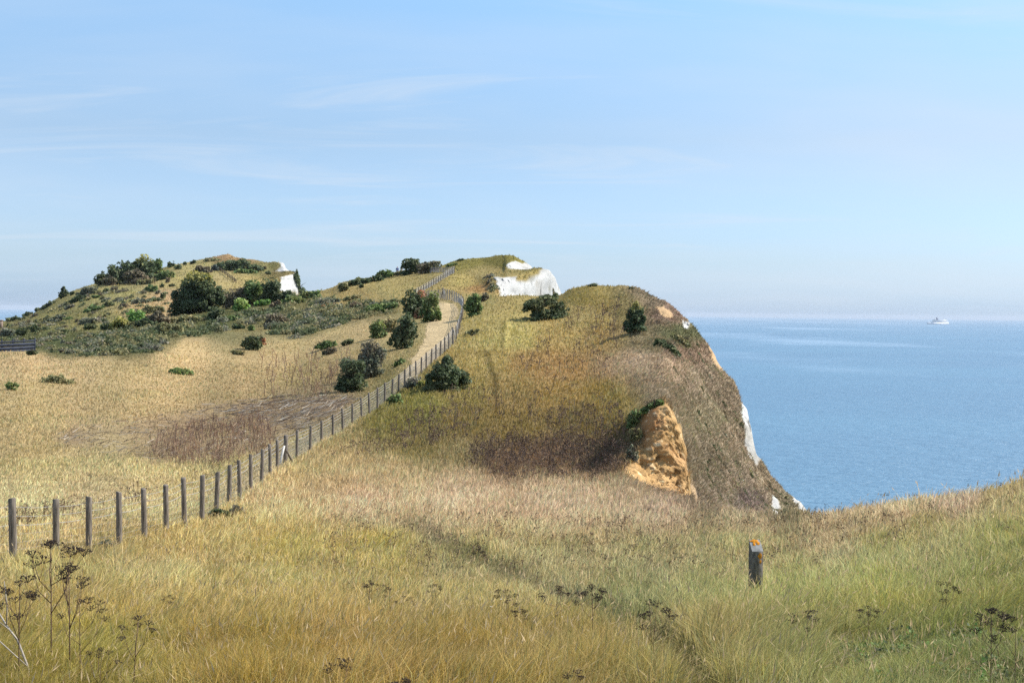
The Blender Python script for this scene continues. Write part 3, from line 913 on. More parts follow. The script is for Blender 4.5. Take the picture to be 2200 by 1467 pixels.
def make_grass():
    zmax = V3[..., 2]
    cx = (V3[:-1, :-1] + V3[1:, 1:]) / 2
    e1 = V3[1:, 1:] - V3[:-1, :-1]; e2 = V3[:-1, 1:] - V3[1:, :-1]
    nrm = np.cross(e1, e2); area = np.linalg.norm(nrm, axis=2) / 2
    X, Y, Z = cx[..., 0], cx[..., 1], cx[..., 2]
    px, py = proj(X, Y, Z)
    rk = (M3['chalk'] + M3['ochre'] + M3['cream'] + 1.0 * M3['path'])[:-1, :-1]
    ctr = M3['cut'][:-1, :-1]
    ok = (Y > 2.2) & (Y < 625) & (px > -900) & (px < 3300) & (py < 1700) & (Z > -60) & (rk < .5)
    n_unit = nrm / (np.linalg.norm(nrm, axis=2, keepdims=True) + 1e-9)
    n_unit *= np.sign(n_unit[..., 2:3] + 1e-9)
    view = -cx / np.linalg.norm(cx, axis=2, keepdims=True)
    cosv = np.abs((n_unit * view).sum(2))
    pa = area * (F / Y) ** 2 * np.clip(cosv, 0.035, 1)        # photo pixels covered
    pa = np.where(cosv * 0 + ((n_unit * view).sum(2)) > -.02, pa, 0)
    inframe = (px > -60) & (px < 2260) & (py < 1520)
    wt = pa * ok * np.where(inframe, 1, .13) * (1 - .8 * ctr)
    wt = wt * np.where(Y > 110, .55, 1.0) * np.where((Y < 16), 1.25, 1.0)
    # thin out with bald noise
    w = wt.ravel() / wt.sum()
    NB = 720000
    cdf = np.cumsum(w)
    pick = np.searchsorted(cdf, RNG.random(NB))
    pick = np.minimum(pick, len(w) - 1)
    r, c = np.unravel_index(pick, wt.shape)
    u = RNG.random(NB)[:, None]; v = RNG.random(NB)[:, None]
    def bil(A):
        return (A[r, c] * (1 - u) * (1 - v) + A[r, c + 1] * u * (1 - v) + A[r + 1, c] * (1 - u) * v + A[r + 1, c + 1] * u * v)
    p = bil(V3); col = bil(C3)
    X, Y, Z = p.T
    px, py = proj(X, Y, Z)
    fl = FL3[r, c]
    h = grass_height(px, py, Y)
    h *= .55 + .75 * RNG.random(NB)
    tuft = fbm(X / .5, Y / .5, oct=2, seed=201)
    tuft2 = fbm(X / 2.5, Y / 3.5, oct=2, seed=203)
    h *= np.clip(1 + .50 * tuft + .25 * tuft2, .4, 1.7)
    h *= np.where(fl > .4, .8, 1)
    tus = np.exp(-(((px - 1570) / 110) ** 2 + ((py - 1420) / 70) ** 2)) * (Y < 12)
    h *= 1 + .45 * tus
    tall = RNG.random(NB) < .020
    h = np.where(tall & (Y < 90), h * 1.5, h)
    wid = np.maximum(.0042, .00062 * Y) * (.6 + .8 * RNG.random(NB))
    wid = np.where(tall, wid * .7, wid)
    # lean: wind from the left plus random flop
    ang = RNG.random(NB) * 2 * math.pi
    flop = (.15 + .95 * RNG.random(NB) ** 2)
    wd_ = fbm(X / .7, Y / .9, oct=2, seed=207)
    wind = .16 + .45 * wd_
    dx = np.cos(ang) * flop + wind; dy = np.sin(ang) * flop - .05 + .35 * fbm(X / .8, Y / .8, oct=2, seed=209)
    dx = np.where(fl > .4, dx + .7, dx)
    # blade faces turn at random
    fa = RNG.random(NB) * math.pi
    wx_, wy_ = np.cos(fa) * wid, np.sin(fa) * wid * .6
    wx_ = np.where(np.abs(wx_) < wid * .35, wid * .35 * np.sign(wx_ + 1e-9), wx_)
    root = p.copy(); root[:, 2] -= .02
    mid = root + np.stack([dx * h * .30, dy * h * .30, h * .58], 1)
    tip = root + np.stack([dx * h * .95, dy * h * .95, h * (1 - .25 * flop)], 1)
    W = np.stack([wx_, wy_, np.zeros(NB)], 1) * .5
    vs = np.empty((NB, 5, 3))
    vs[:, 0] = root - W; vs[:, 1] = root + W
    vs[:, 2] = mid - W * .8; vs[:, 3] = mid + W * .8
    vs[:, 4] = tip
    # colour: what grows here, individually varied; straw, green and rusty blades mixed
    vr = RNG.random(NB)
    vf = (.35 + .65 * sstep(60, 35, Y))
    col = col * (1 + vf * (-.32 + .72 * RNG.random(NB) ** 1.2))[:, None]
    lum = col.mean(1, keepdims=True)
    straw = lum * np.array([1.40, 1.13, .70]); green = lum * np.array([.88, 1.10, .54]); rust = lum * np.array([1.42, .92, .52])
    lum = lum * (1 + .16 * tuft)[:, None]; col = col * (1 + .22 * tuft + .16 * tuft2)[:, None]
    cutp = sstep(1000, 1250, py) * (Y < 40)
    pg = .16 + .25 * tuft2 + .12 * cutp + .12 * sstep(1300, 1900, px) * cutp
    bl = np.where((vr < pg)[:, None], green, np.where((vr < pg + .18)[:, None], straw * 1.15, np.where((vr < pg + .24)[:, None], rust, col)))
    col = col * .5 + bl * .5
    near = sstep(60, 20, Y)[:, None]
    fore = sstep(16, 9, Y)[:, None]
    col = np.clip(col * (1.30 + .25 * near - .28 * fore) * (1 + fore * np.array([[.03, -.03, -.12]])), .01, .8)
    cc = np.repeat(col[:, None], 5, 1)
    cc[:, 4] = np.clip(col * np.array([1.25, 1.18, 1.1]), 0, .85)
    # every tall stem carries a pale narrow seed head: its tip is widened into a spindle
    sd = np.nonzero(tall & (Y < 45))[0]
    if len(sd):
        hl_ = (.03 + .03 * RNG.random(len(sd)))[:, None] * np.clip(Y[sd] / 12, 1, 2.2)[:, None]
        axis = tip[sd] - mid[sd]; axis /= np.linalg.norm(axis, axis=1, keepdims=True)
        Ws = W[sd] * (1.3 + .8 * RNG.random((len(sd), 1)))
        a0 = tip[sd]
        hv = np.stack([a0 - axis * hl_ * .3, a0 - Ws + axis * hl_ * .2, a0 + axis * hl_, a0 + Ws + axis * hl_ * .2], 1)
        hc = np.repeat(np.clip(np.array([[.56, .42, .24]]) * RNG.uniform(.6, 1.2, (len(sd), 1)), 0, .8)[:, None], 4, 1)
    base = (np.arange(NB) * 5)[:, None]
    f4 = base + np.array([0, 1, 3, 2]); f3 = base + np.array([2, 3, 4])
    loops = np.concatenate([f4, f3], 1).ravel()
    fs = np.tile(np.array([4, 3]), NB)
    VV = np.concatenate([vs.reshape(-1, 3), hv.reshape(-1, 3)]); CC = np.concatenate([cc.reshape(-1, 3), hc.reshape(-1, 3)])
    loops = np.concatenate([loops, NB * 5 + np.arange(len(sd) * 4)]); fs = np.concatenate([fs, np.full(len(sd), 4)])
    me = np_mesh('grass', VV, loops, M_GRASS, cols=CC, fsize=fs)
    o = link('grass', me)
    tag(o, 'long dry olive and straw coloured grass on the clifftop', kind='stuff')


make_grass()


# ------------------------------------------------------------------ leaves
def quads_at(P3, N3, size, col, rng=RNG, aspect=1.5):
    """leaf-sized diamonds at points, facing roughly along N3"""
    n = len(P3)
    r = rng.normal(size=(n, 3))
    nn = N3 + r * .75
    nn /= np.linalg.norm(nn, axis=1, keepdims=True) + 1e-9
    t = np.cross(nn, rng.normal(size=(n, 3))); t /= np.linalg.norm(t, axis=1, keepdims=True) + 1e-9
    b = np.cross(nn, t)
    s = (size * (.6 + .8 * rng.random(n)))[:, None]
    vs = np.empty((n, 4, 3))
    vs[:, 0] = P3 - t * s * aspect * .5; vs[:, 1] = P3 - b * s * .5
    vs[:, 2] = P3 + t * s * aspect * .5; vs[:, 3] = P3 + b * s * .5 + nn * s * .15
    return vs.reshape(-1, 3), np.repeat(col, 4, 0)


def crown(lobes, n, leaf, col, rng, var=.35, lightmix=None):
    """lobes: list of (centre, radii). Leaves sit near the skins of many small sub-clumps."""
    P_, N_, C_ = [], [], []
    vol = np.array([(r[0] * r[1] * r[2]) ** .66 for _, r in lobes]); vol /= vol.sum()
    for (c, r), f in zip(lobes, vol):
        nn = max(12, int(n * f))
        k = max(9, int(12 + 34 * f * min(1.6, n / 1500)))
        d = rng.normal(size=(k, 3)); d /= np.linalg.norm(d, axis=1, keepdims=True)
        d[:, 2] = np.where(d[:, 2] < -.35, -d[:, 2], d[:, 2])
        rad = rng.uniform(.45, 1.02, k)[:, None]
        cc = np.array(c) + d * np.array(r) * rad
        cr = rng.uniform(.15, .44, k)
        ctone = rng.uniform(.78, 1.22, k)
        w = cr ** 2; w /= w.sum()
        pick = rng.choice(k, nn, p=w)
        dd = rng.normal(size=(nn, 3)); dd /= np.linalg.norm(dd, axis=1, keepdims=True)
        rr = cr[pick][:, None] * (1 - .45 * rng.random(nn)[:, None] ** 1.5) * (1 + .25 * rng.random(nn)[:, None] ** 4)
        p = cc[pick] + dd * rr * np.array(r)
        P_.append(p); N_.append(dd + np.array([0, 0, .3]))
        base = np.array(col[rng.integers(len(col))] if len(col) > 1 and rng.random() < .5 else col[0])
        mixc = np.array([base] * nn)
        if len(col) > 1:
            sel = rng.random(nn) < .22
            mixc[sel] = np.array(col)[rng.integers(1, len(col), sel.sum())]
        C_.append(mixc * (ctone[pick] * rng.uniform(1 - var, 1 + var, nn))[:, None])
    P_ = np.concatenate(P_); N_ = np.concatenate(N_); C_ = np.concatenate(C_)
    return P_, N_, np.clip(C_, .004, .6)


PAL = {
 'dark':   [(.040, .058, .026), (.055, .075, .030), (.075, .085, .035)],
 'green':  [(.060, .095, .030), (.085, .125, .035), (.11, .13, .04)],
 'bright': [(.085, .165, .035), (.11, .20, .04), (.14, .19, .05)],
 'olive':  [(.095, .100, .042), (.12, .12, .05), (.16, .14, .06)],
 'yellow': [(.20, .19, .045), (.15, .16, .04), (.09, .11, .03)],
 'brown':  [(.088, .078, .050), (.075, .078, .042), (.12, .095, .055)],
 'rust':   [(.20, .085, .040), (.12, .085, .045), (.07, .08, .035)],
 'grey':   [(.085, .098, .062), (.10, .11, .07), (.13, .12, .085)],
 'bluish': [(.040, .055, .050), (.05, .065, .055)],
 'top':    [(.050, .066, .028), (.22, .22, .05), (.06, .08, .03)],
}
PAL = {k: [tuple((np.array(c) * .85 + np.mean(c) * .15) * np.array([2.15, 2.05, 2.0])) for c in v] for k, v in PAL.items()}


def veg(name, cat, px, py, w, h, pal, label, group=None, lean=0.0, dens=1.0, trunk=False, ymin=40, lob=None, yfix=None):
    """a bush or tree whose foot is seen at (px,py) and is w x h photo pixels across"""
    seed = int(px * 7 + py * 13 + w) & 0x7fffffff
    rng = np.random.default_rng(seed); random.seed(seed)
    if yfix:
        X, Y = float(ray(px, py)[0]) * yfix, yfix
        Z = float(ray(px, py)[1]) * yfix
    else:
        X, Y, Z = hit(px, py, ymin)
    k = Y / F
    W, H = w * k, h * k
    D = W * .75 if W < H * 1.8 else W * .45
    if lob is None:
        if W > H * 1.7:
            m = int(min(7, max(2, round(W / H * 1.3))))
            lob = []
            for i in range(m):
                t = (i + .5) / m * 2 - 1
                hh = H * rng.uniform(.40, .60) * (1 - .35 * abs(t) ** 2)
                lob.append(((t * W * .40, rng.uniform(-.15, .15) * D, hh * .75), (W / m * .75, D * .45, hh)))
        else:
            lob = [((lean * H * .15, 0, H * .50), (W * .42, D * .42, H * .47))]
            for i in range(6):
                a = i * 1.05 + rng.uniform(0, .6); q = rng.uniform(.15, .28)
                lob.append(((math.cos(a) * W * q, math.sin(a) * D * q, H * rng.uniform(.18, .50)), (W * .27, D * .27, H * rng.uniform(.22, .32))))
    else:
        lob = [((c[0] * W, c[1] * D, c[2] * H), (r[0] * W, r[1] * D, r[2] * H)) for c, r in lob]
    lob.append(((0, 0, H * .12), (W * .42, D * .42, H * .20)))
    leaf = max(.055, .00125 * Y)
    n = int(np.clip(w * h * .217 * 4.6 * dens, 90, 14000))
    P_, N_, C_ = crown(lob, n, leaf, PAL[pal], rng)
    if pal == 'top':      # sunlit top painted in: dark leaf colour turning yellow with height
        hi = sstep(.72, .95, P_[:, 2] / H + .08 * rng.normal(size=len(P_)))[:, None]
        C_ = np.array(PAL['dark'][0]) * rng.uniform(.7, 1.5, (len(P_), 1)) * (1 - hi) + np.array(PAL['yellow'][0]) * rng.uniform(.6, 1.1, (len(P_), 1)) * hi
    P_[:, 0] += lean * np.maximum(P_[:, 2], 0) * .35
    P_[:, 2] = np.maximum(P_[:, 2], -.1 + .0 * H)
    # follow the slope the bush stands on
    gz = grid_z(X + P_[:, 0], np.maximum(Y + P_[:, 1], 2))
    z0 = Z
    fol = np.clip(gz - z0, -H * .8, H * .8) * (.75 if W > H * 1.3 else .3)
    P_[:, 2] += fol
    vs, cc = quads_at(P_, N_, leaf, C_, rng)
    e = empty(name, (X, Y, Z - .04 * H))
    fq = np.arange(len(vs)).reshape(-1, 4)
    link('crown' if trunk else 'foliage', np_mesh('foliage', vs, fq, M_LEAF, cols=cc), e)
    b = MB(); b.col = (.1, .09, .07)
    th = max(.02, H * (.035 if trunk else .016))
    nb = 5 if trunk else 7
    if trunk:
        b.tube([(0, 0, -.3), (rng.normal() * .02 * H, 0, H * .25), (lean * H * .1, 0, H * .62)], [th, th * .75, th * .35], 7)
    for i in range(nb):
        a = i / nb * 6.28 + rng.uniform(0, .8)
        q = rng.uniform(.16, .36)
        z0_ = H * rng.uniform(.15, .35) if trunk else 0
        e1 = (math.cos(a) * W * q + lean * H * .12, math.sin(a) * D * q, H * rng.uniform(.45, .8))
        b.tube([(0, 0, z0_ - (0 if trunk else .1)), (e1[0] * .45, e1[1] * .45, z0_ + (e1[2] - z0_) * .6), e1], [th * .6, th * .4, th * .12], 5)
    if Y < 135 and dens >= .7:      # bare twig ends sticking out of the crown
        for i in range(34):
            a = rng.uniform(0, 6.28); ev = rng.uniform(.15, 1.45)
            R_ = rng.uniform(.88, 1.22)
            tip = (W * .47 * R_ * math.cos(a) * math.cos(ev) + lean * H * .2, D * .47 * R_ * math.sin(a) * math.cos(ev), H * (.42 + .56 * R_ * math.sin(ev)))
            st_ = (tip[0] * .55, tip[1] * .55, tip[2] * .62)
            b.tube([st_, tip], [.022, .009], 3, cap=False)
    link('trunk' if trunk else 'branches', b.mesh('branches', M_BARK), e)
    tag(e, label, cat, group)
    return e


def bush(px, py, w, h, pal, label, group=None, **k):
    return veg('bush', 'bush', px, py, w, h, pal, label, group, **k)


def tree(px, py, w, h, pal, label, group=None, **k):
    k.setdefault('trunk', True)
    return veg('tree', 'tree', px, py, w, h, pal, label, group, **k)


G1 = 'trees in the clump on the far hilltop'
tree(222, 613, 40, 30, 'dark', 'low dark tree at the left end of the hilltop clump', G1, ymin=300)
tree(246, 612, 44, 46, 'dark', 'dark tree second from the left in the hilltop clump', G1, ymin=300)
tree(272, 609, 50, 54, 'dark', 'dark rounded tree left of the tallest in the hilltop clump', G1, ymin=300)
tree(306, 604, 60, 58, 'top', 'tallest tree of the hilltop clump with yellow green top', G1, ymin=300)
tree(336, 588, 34, 38, 'green', 'round dark green tree at the right end of the hilltop clump', G1, ymin=300)
tree(288, 611, 52, 36, 'brown', 'brownish tree in front of the hilltop clump', G1, ymin=300)
tree(236, 615, 32, 22, 'brown', 'small brown twiggy tree at the lower left of the hilltop clump', G1, ymin=300)
tree(368, 574, 17, 13, 'dark', 'small round tree on the skyline right of the clump', ymin=300)
tree(383, 579, 16, 12, 'dark', 'second small dark tree on the skyline right of the clump', ymin=300)
tree(137, 640, 22, 25, 'dark', 'lone small tree on the left skyline of the far hill', ymin=300)
bush(155, 634, 10, 9, 'dark', 'tiny round bush just right of the lone skyline tree', ymin=300)
bush(397, 569, 7, 6, 'dark', 'tiny dark bush on the bare skyline before the summit', ymin=300)
bush(415, 566, 14, 7, 'dark', 'small dark bush on the skyline left of the summit', ymin=300)
bush(352, 600, 44, 22, 'green', 'wide green bush at the foot of the right end of the clump', ymin=300)
bush(312, 611, 40, 14, 'olive', 'low olive bush under the tallest clump tree', ymin=300)
bush(328, 607, 16, 12, 'brown', 'small windswept brown bush on short stems below the clump', ymin=300)
bush(350, 598, 20, 12, 'brown', 'reddish brown bush on bare stems right of the clump foot', ymin=300)
bush(185, 634, 46, 20, 'grey', 'long grey green bush on the skyline left of the clump', ymin=300)
bush(165, 648, 40, 14, 'dark', 'dark flat bush below the left skyline of the far hill', ymin=300)
bush(103, 661, 40, 12, 'dark', 'long dark hedge like bush along the lower left skyline', ymin=300)
bush(59, 680, 24, 11, 'dark', 'dark green bush on the skyline just above the distant sea edge', ymin=300)
bush(28, 690, 34, 11, 'dark', 'flat dark bush on the skyline nearest the left edge', ymin=300)
bush(79, 668, 9, 8, 'dark', 'tiny knobbly bush poking above the left skyline', ymin=300)
G2 = 'scattered bushes on the far hillside'
bush(327, 627, 30, 17, 'green', 'domed green bush in the middle of the bare far slope', G2, ymin=200)
bush(350, 642, 13, 15, 'dark', 'upright egg shaped bush left of the great dark tree', G2, ymin=200)
bush(338, 632, 12, 9, 'grey', 'small grey bush above the egg shaped bush', G2, ymin=200)
bush(348, 618, 10, 8, 'dark', 'tiny bush touching the right end of the domed green bush', G2, ymin=200)
bush(370, 616, 14, 7, 'olive', 'flat olive bush upslope of the egg shaped bush', G2, ymin=200)
bush(360, 608, 9, 12, 'brown', 'small upright brown bush high on the bare slope', G2, ymin=200)
bush(371, 592, 10, 6, 'dark', 'lone dark bush high on the slope below the small skyline trees', G2, ymin=200)
bush(303, 653, 42, 13, 'grey', 'long grey bush trailing down the middle of the far slope', G2, ymin=200)
bush(331, 648, 38, 8, 'dark', 'thin dark strip of bush ending below the egg shaped bush', G2, ymin=200)
bush(267, 662, 20, 11, 'brown', 'small brown bush at the lower end of the long grey strip', G2, ymin=200)
bush(209, 631, 14, 9, 'olive', 'small olive bush below the lower left of the clump', G2, ymin=200)
bush(227, 628, 11, 10, 'dark', 'round dark bush just below the clump, left of a wind bent one', G2, ymin=200)
bush(245, 629, 15, 13, 'brown', 'wind bent brown bush just below the clump', G2, ymin=200)
bush(206, 641, 18, 10, 'green', 'green bush on the left part of the far slope above a round olive one', G2, ymin=200)
bush(219, 643, 10, 8, 'olive', 'round olive bush beside the green bush on the left far slope', G2, ymin=200)
bush(231, 660, 26, 13, 'dark', 'dark domed bush above and right of the long green thicket', G2, ymin=200)
bush(201, 669, 44, 15, 'green', 'long green thicket on the left of the far slope', G2, ymin=200)
bush(148, 664, 24, 9, 'grey', 'grey bush midway down the left far slope', G2, ymin=200)
bush(193, 697, 50, 18, 'grey', 'wide grey green bush low on the far slope', G2, ymin=200)
bush(221, 684, 20, 9, 'olive', 'flat olive bush right of the wide grey green bush', G2, ymin=200)
bush(121, 692, 30, 16, 'grey', 'grey slanting bush low on the far slope at left', G2, ymin=200)
bush(98, 694, 28, 16, 'olive', 'olive bush left of the grey slanting bush', G2, ymin=200)
bush(146, 688, 20, 7, 'green', 'thin green bush right of the grey slanting bush', G2, ymin=200)
bush(73, 714, 26, 18, 'dark', 'dark round bush low on the slope above the grey barrier', G2, ymin=200)
bush(46, 729, 26, 20, 'dark', 'dark bush right behind the end of the grey barrier', G2, ymin=200)
bush(14, 728, 42, 22, 'grey', 'large grey bush above the barrier at the left edge', G2, ymin=200)
bush(138, 717, 18, 10, 'dark', 'small dark bush at the foot of the far slope', G2, ymin=200)
bush(193, 719, 30, 15, 'dark', 'dark rounded bush at the foot of the far slope above the green strip', G2, ymin=200)
G3 = 'bushes and trees in the hollow between the hills'
bush(255, 712, 44, 28, 'yellow', 'yellow green bush in the hollow left of the bright green one', G3, ymin=180)
bush(236, 714, 40, 20, 'dark', 'dark bush under the left side of the yellow green bush', G3, ymin=180)
bush(290, 700, 46, 36, 'bright', 'bright green rounded bush in the hollow', G3, ymin=180)
bush(328, 672, 54, 22, 'olive', 'olive green domed bush behind the bright green bush', G3, ymin=180)
bush(337, 697, 60, 28, 'brown', 'brown green bush at the left foot of the great dark tree', G3, ymin=180)
bush(312, 712, 44, 22, 'dark', 'dark bush below the bright green rounded bush', G3, ymin=180)
bush(278, 716, 40, 16, 'olive', 'low olive bush in front of the bright green bush', G3, ymin=180)
tree(428, 672, 116, 92, 'top', 'great dark domed tree with a sunlit yellow green top', ymin=180,
     lob=[((.02, 0, .56), (.36, .4, .40)), ((-.26, 0, .36), (.22, .3, .30)), ((.26, 0, .40), (.22, .3, .30)), ((-.40, 0, .17), (.12, .2, .18)), ((0, -.1, .28), (.36, .3, .26)), ((.05, 0, .80), (.20, .25, .18))], dens=1.2)
bush(392, 676, 64, 34, 'dark', 'dark bush filling the lower left side of the great tree', G3, ymin=180)
bush(480, 655, 44, 34, 'olive', 'olive bush against the right side of the great tree', G3, ymin=180)
tree(510, 660, 70, 44, 'brown', 'brownish dark tree between the great tree and the tall green one', G3, ymin=180)
tree(546, 655, 62, 58, 'green', 'tall feathery green tree left of the far chalk cliff', G3, ymin=180)
tree(582, 652, 52, 56, 'dark', 'dark green tree standing against the far chalk cliff', G3, ymin=180)
bush(610, 648, 48, 26, 'dark', 'dark bush at the foot of the far chalk cliff', G3, ymin=180)
tree(643, 632, 46, 30, 'dark', 'dark round tree on the skyline right of the far chalk cliff', G3, ymin=180)
bush(664, 642, 52, 18, 'green', 'green bush running down the skyline right of the far chalk', G3, ymin=180)
bush(625, 655, 60, 20, 'green', 'mid green bush below the skyline round tree', G3, ymin=180)
bush(564, 658, 36, 16, 'bright', 'flat bright green bush in the middle of the hollow', G3, ymin=180)
bush(518, 668, 38, 28, 'bright', 'bright green domed bush below the brownish dark tree', G3, ymin=180)
bush(463, 688, 38, 28, 'dark', 'round dark bush with sunlit right side below the great tree', G3, ymin=150)
bush(426, 690, 22, 14, 'dark', 'small dark bush left of the round one below the great tree', G3, ymin=150)
bush(452, 668, 40, 14, 'yellow', 'low yellowish bush at the right foot of the great tree', G3, ymin=150)
bush(398, 694, 70, 20, 'olive', 'broad olive bramble bush below the great tree', G3, ymin=150)
bush(598, 664, 38, 20, 'brown', 'brown bush in the hollow below the dark cliff side tree', G3, ymin=150)
bush(545, 672, 60, 14, 'olive', 'low olive bush under the flat bright green bush', G3, ymin=150)
bush(497, 690, 40, 14, 'green', 'low green bush right of the round dark bush', G3, ymin=150)
bush(360, 718, 70, 26, 'olive', 'olive bramble mound left of the field edge', G3, ymin=130)
bush(68, 762, 24, 13, 'dark', 'small dark bush alone at the top left corner of the straw field', ymin=90)
G4 = 'bushes on the slope left of the fence'
bush(592, 700, 50, 30, 'brown', 'dark brown topped bush at the left end of the hillside brambles', G4, ymin=100)
bush(512, 706, 26, 13, 'dark', 'small dark bush on the far edge of the straw field', G4, ymin=100)
bush(541, 710, 18, 12, 'green', 'small green bush right of the dark one on the field edge', G4, ymin=100)
bush(537, 753, 46, 34, 'dark', 'dark dome bush with rusty right edge in the straw field', G4, ymin=60, lean=.3)
bush(560, 741, 22, 20, 'rust', 'rust coloured bush tucked against the dark dome bush', G4, ymin=60)
bush(512, 762, 30, 12, 'olive', 'flat olive bush at the foot of the dark dome bush', G4, ymin=60)
bush(762, 666, 30, 20, 'brown', 'brown round bush among the hillside brambles', G4, ymin=100)
bush(820, 672, 66, 26, 'green', 'wide green bush left of the red leaved bush', G4, ymin=100)
bush(706, 664, 40, 12, 'rust', 'orange brown low bush on top of the brambles', G4, ymin=100)
bush(717, 650, 22, 12, 'grey', 'small grey bush just below the ridge', G4, ymin=100)
bush(756, 644, 44, 10, 'olive', 'thin olive bush below the skyline hedge', G4, ymin=100)
bush(700, 750, 46, 20, 'green', 'spreading green bush below the hillside brambles', G4, ymin=60)
bush(746, 741, 28, 13, 'dark', 'small dark bush right of the spreading green one', G4, ymin=60)
bush(708, 762, 34, 14, 'brown', 'low brown bush under the spreading green one', G4, ymin=60)
bush(812, 726, 36, 42, 'green', 'upright green bush left of the windswept dark bush', G4, ymin=60)
bush(838, 712, 36, 32, 'olive', 'olive bush behind the windswept dark bush', G4, ymin=60)
bush(862, 749, 58, 72, 'dark', 'windswept dark green bush leaning up the slope beside the path', G4, ymin=60, lean=.35)
bush(797, 812, 60, 84, 'grey', 'tall grey green bush above the nearest dark bush', G4, ymin=60)
bush(752, 842, 72, 74, 'dark', 'nearest big dark bush beside the lower path', G4, ymin=60, lean=.15)
bush(748, 800, 34, 34, 'grey', 'grey rounded top bush behind the nearest dark bush', G4, ymin=60)
bush(857, 785, 24, 14, 'green', 'small green bush alone beside the path', G4, ymin=60)
bush(890, 682, 58, 60, 'dark', 'dark left half of the bush clump at the path bend', G4, ymin=100)
bush(926, 690, 44, 66, 'green', 'green right half of the bush clump at the path bend', G4, ymin=100)
bush(902, 684, 32, 26, 'rust', 'red leaved bush in front of the clump at the path bend', G4, ymin=80)
bush(903, 648, 26, 26, 'rust', 'red brown top bush of the clump at the path bend', G4, ymin=80)
bush(25, 838, 32, 22, 'green', 'scraggy green plant clump at the far left of the straw field', ymin=50, dens=.5)
bush(125, 824, 78, 18, 'olive', 'long scraggy olive plant clump in the straw field', ymin=50, dens=.45)
bush(388, 804, 62, 16, 'green', 'low scraggy green clump in the middle of the straw field', ymin=50, dens=.45)
G5 = 'bushes right of the fence'
bush(958, 838, 98, 80, 'dark', 'large dark bush pushed against the right side of the fence', G5, ymin=50, lean=.1,
     lob=[((.0, 0, .42), (.34, .4, .38)), ((.02, 0, .74), (.17, .2, .24)), ((-.30, 0, .30), (.18, .3, .22)), ((.30, 0, .28), (.20, .3, .26)), ((.12, -.1, .25), (.2, .3, .24))])
bush(886, 834, 40, 26, 'grey', 'grey green bush left of the large bush by the fence', G5, ymin=50)
bush(906, 834, 26, 18, 'yellow', 'yellow leaved plant between the two bushes by the fence', G5, ymin=50)
bush(846, 868, 38, 24, 'green', 'small green bush at a fence post with pale flowers', G5, ymin=50)
bush(1017, 678, 42, 50, 'green', 'green bush against the fence at the bend', G5, ymin=90)
bush(1040, 648, 22, 18, 'brown', 'small twiggy brown bush above the green bend bush', G5, ymin=90, dens=.6)
bush(1015, 722, 34, 16, 'olive', 'sprawling thin olive shrub on the turf right of the fence', G5, ymin=80, dens=.45)
bush(1171, 687, 102, 58, 'dark', 'broad dark bush alone on the open turf below the chalk face', ymin=80,
     lob=[((-.05, 0, .46), (.34, .4, .40)), ((-.30, 0, .38), (.18, .3, .34)), ((.28, 0, .34), (.22, .3, .30)), ((.08, 0, .70), (.2, .25, .26))])
veg('conifer_bush', 'bush', 1364, 716, 58, 66, 'top', 'pointed yellow green bush on the edge of the seaward slope', None, ymin=80,
    lob=[((-.02, 0, .40), (.36, .36, .34)), ((-.02, 0, .66), (.26, .26, .26)), ((0, 0, .86), (.13, .13, .16)), ((-.28, 0, .18), (.22, .25, .2)), ((.24, 0, .34), (.2, .22, .22))])
bush(470, 1112, 42, 22, 'dark', 'low dark green tuft bush in the grass by the near fence posts', ymin=15, dens=1.2)
bush(508, 1110, 40, 26, 'brown', 'twiggy brown plant right of the low dark tuft by the fence', ymin=15, dens=.35)
bush(228, 1183, 36, 26, 'brown', 'brown twiggy tuft between the third and fourth near posts', ymin=15, dens=.5)
G6 = 'bushes along the middle ridge skyline'
bush(737, 626, 24, 22, 'olive', 'olive bush at the left foot of the ridge hedge', G6, ymin=180)
bush(770, 611, 60, 16, 'dark', 'left dark stretch of hedge on the middle ridge', G6, ymin=180)
bush(808, 604, 40, 14, 'dark', 'middle dark stretch of hedge on the middle ridge', G6, ymin=180)
bush(828, 597, 36, 20, 'green', 'rounded green bush on the ridge left of the walkers', G6, ymin=180)
bush(776, 619, 12, 9, 'dark', 'tiny dark bush below the ridge hedge', G6, ymin=150)
tree(886, 589, 50, 38, 'dark', 'dark domed tree on the ridge right of the walkers', G6, ymin=180, trunk=True)
tree(922, 586, 48, 28, 'brown', 'twiggy brown tree behind the far fence on the ridge', G6, ymin=180, dens=.8)
bush(860, 592, 26, 12, 'olive', 'low olive bush at the left foot of the ridge tree', G6, ymin=180)
bush(970, 573, 24, 7, 'green', 'flat green bush at the turn of the far fence', G6, ymin=180)
bush(989, 560, 16, 5, 'dark', 'tiny dark bush on the skyline left of the middle summit', G6, ymin=180)
bush(1272, 616, 22, 6, 'dark', 'low dark bush on the skyline of the nearer knoll', ymin=100)
bush(1190, 636, 34, 12, 'brown', 'brown bush at the right foot of the white chalk face', ymin=100)
bush(1357, 622, 14, 6, 'dark', 'small dark tuft bush on the right shoulder of the knoll skyline', ymin=100)
bush(1434, 752, 58, 30, 'dark', 'dark green bush patch at the top of the seaward slope', ymin=85, dens=.9)
bush(1462, 735, 44, 22, 'olive', 'olive bush patch on the upper edge of the seaward slope', ymin=85)
bush(1402, 877, 50, 20, 'green', 'green overhanging bush on top of the orange clay scar', ymin=50)
bush(1360, 992, 30, 34, 'grey', 'lowest grey green bush on the left edge of the orange scar', ymin=40)
bush(1366, 955, 28, 34, 'olive', 'olive bush halfway up the left edge of the orange scar', ymin=40)
bush(1362, 915, 38, 34, 'green', 'green bush at the upper left of the orange scar', ymin=40)
bush(508, 582, 108, 26, 'dark', 'big flat dark green thicket below the far summit', ymin=300, dens=1.1)
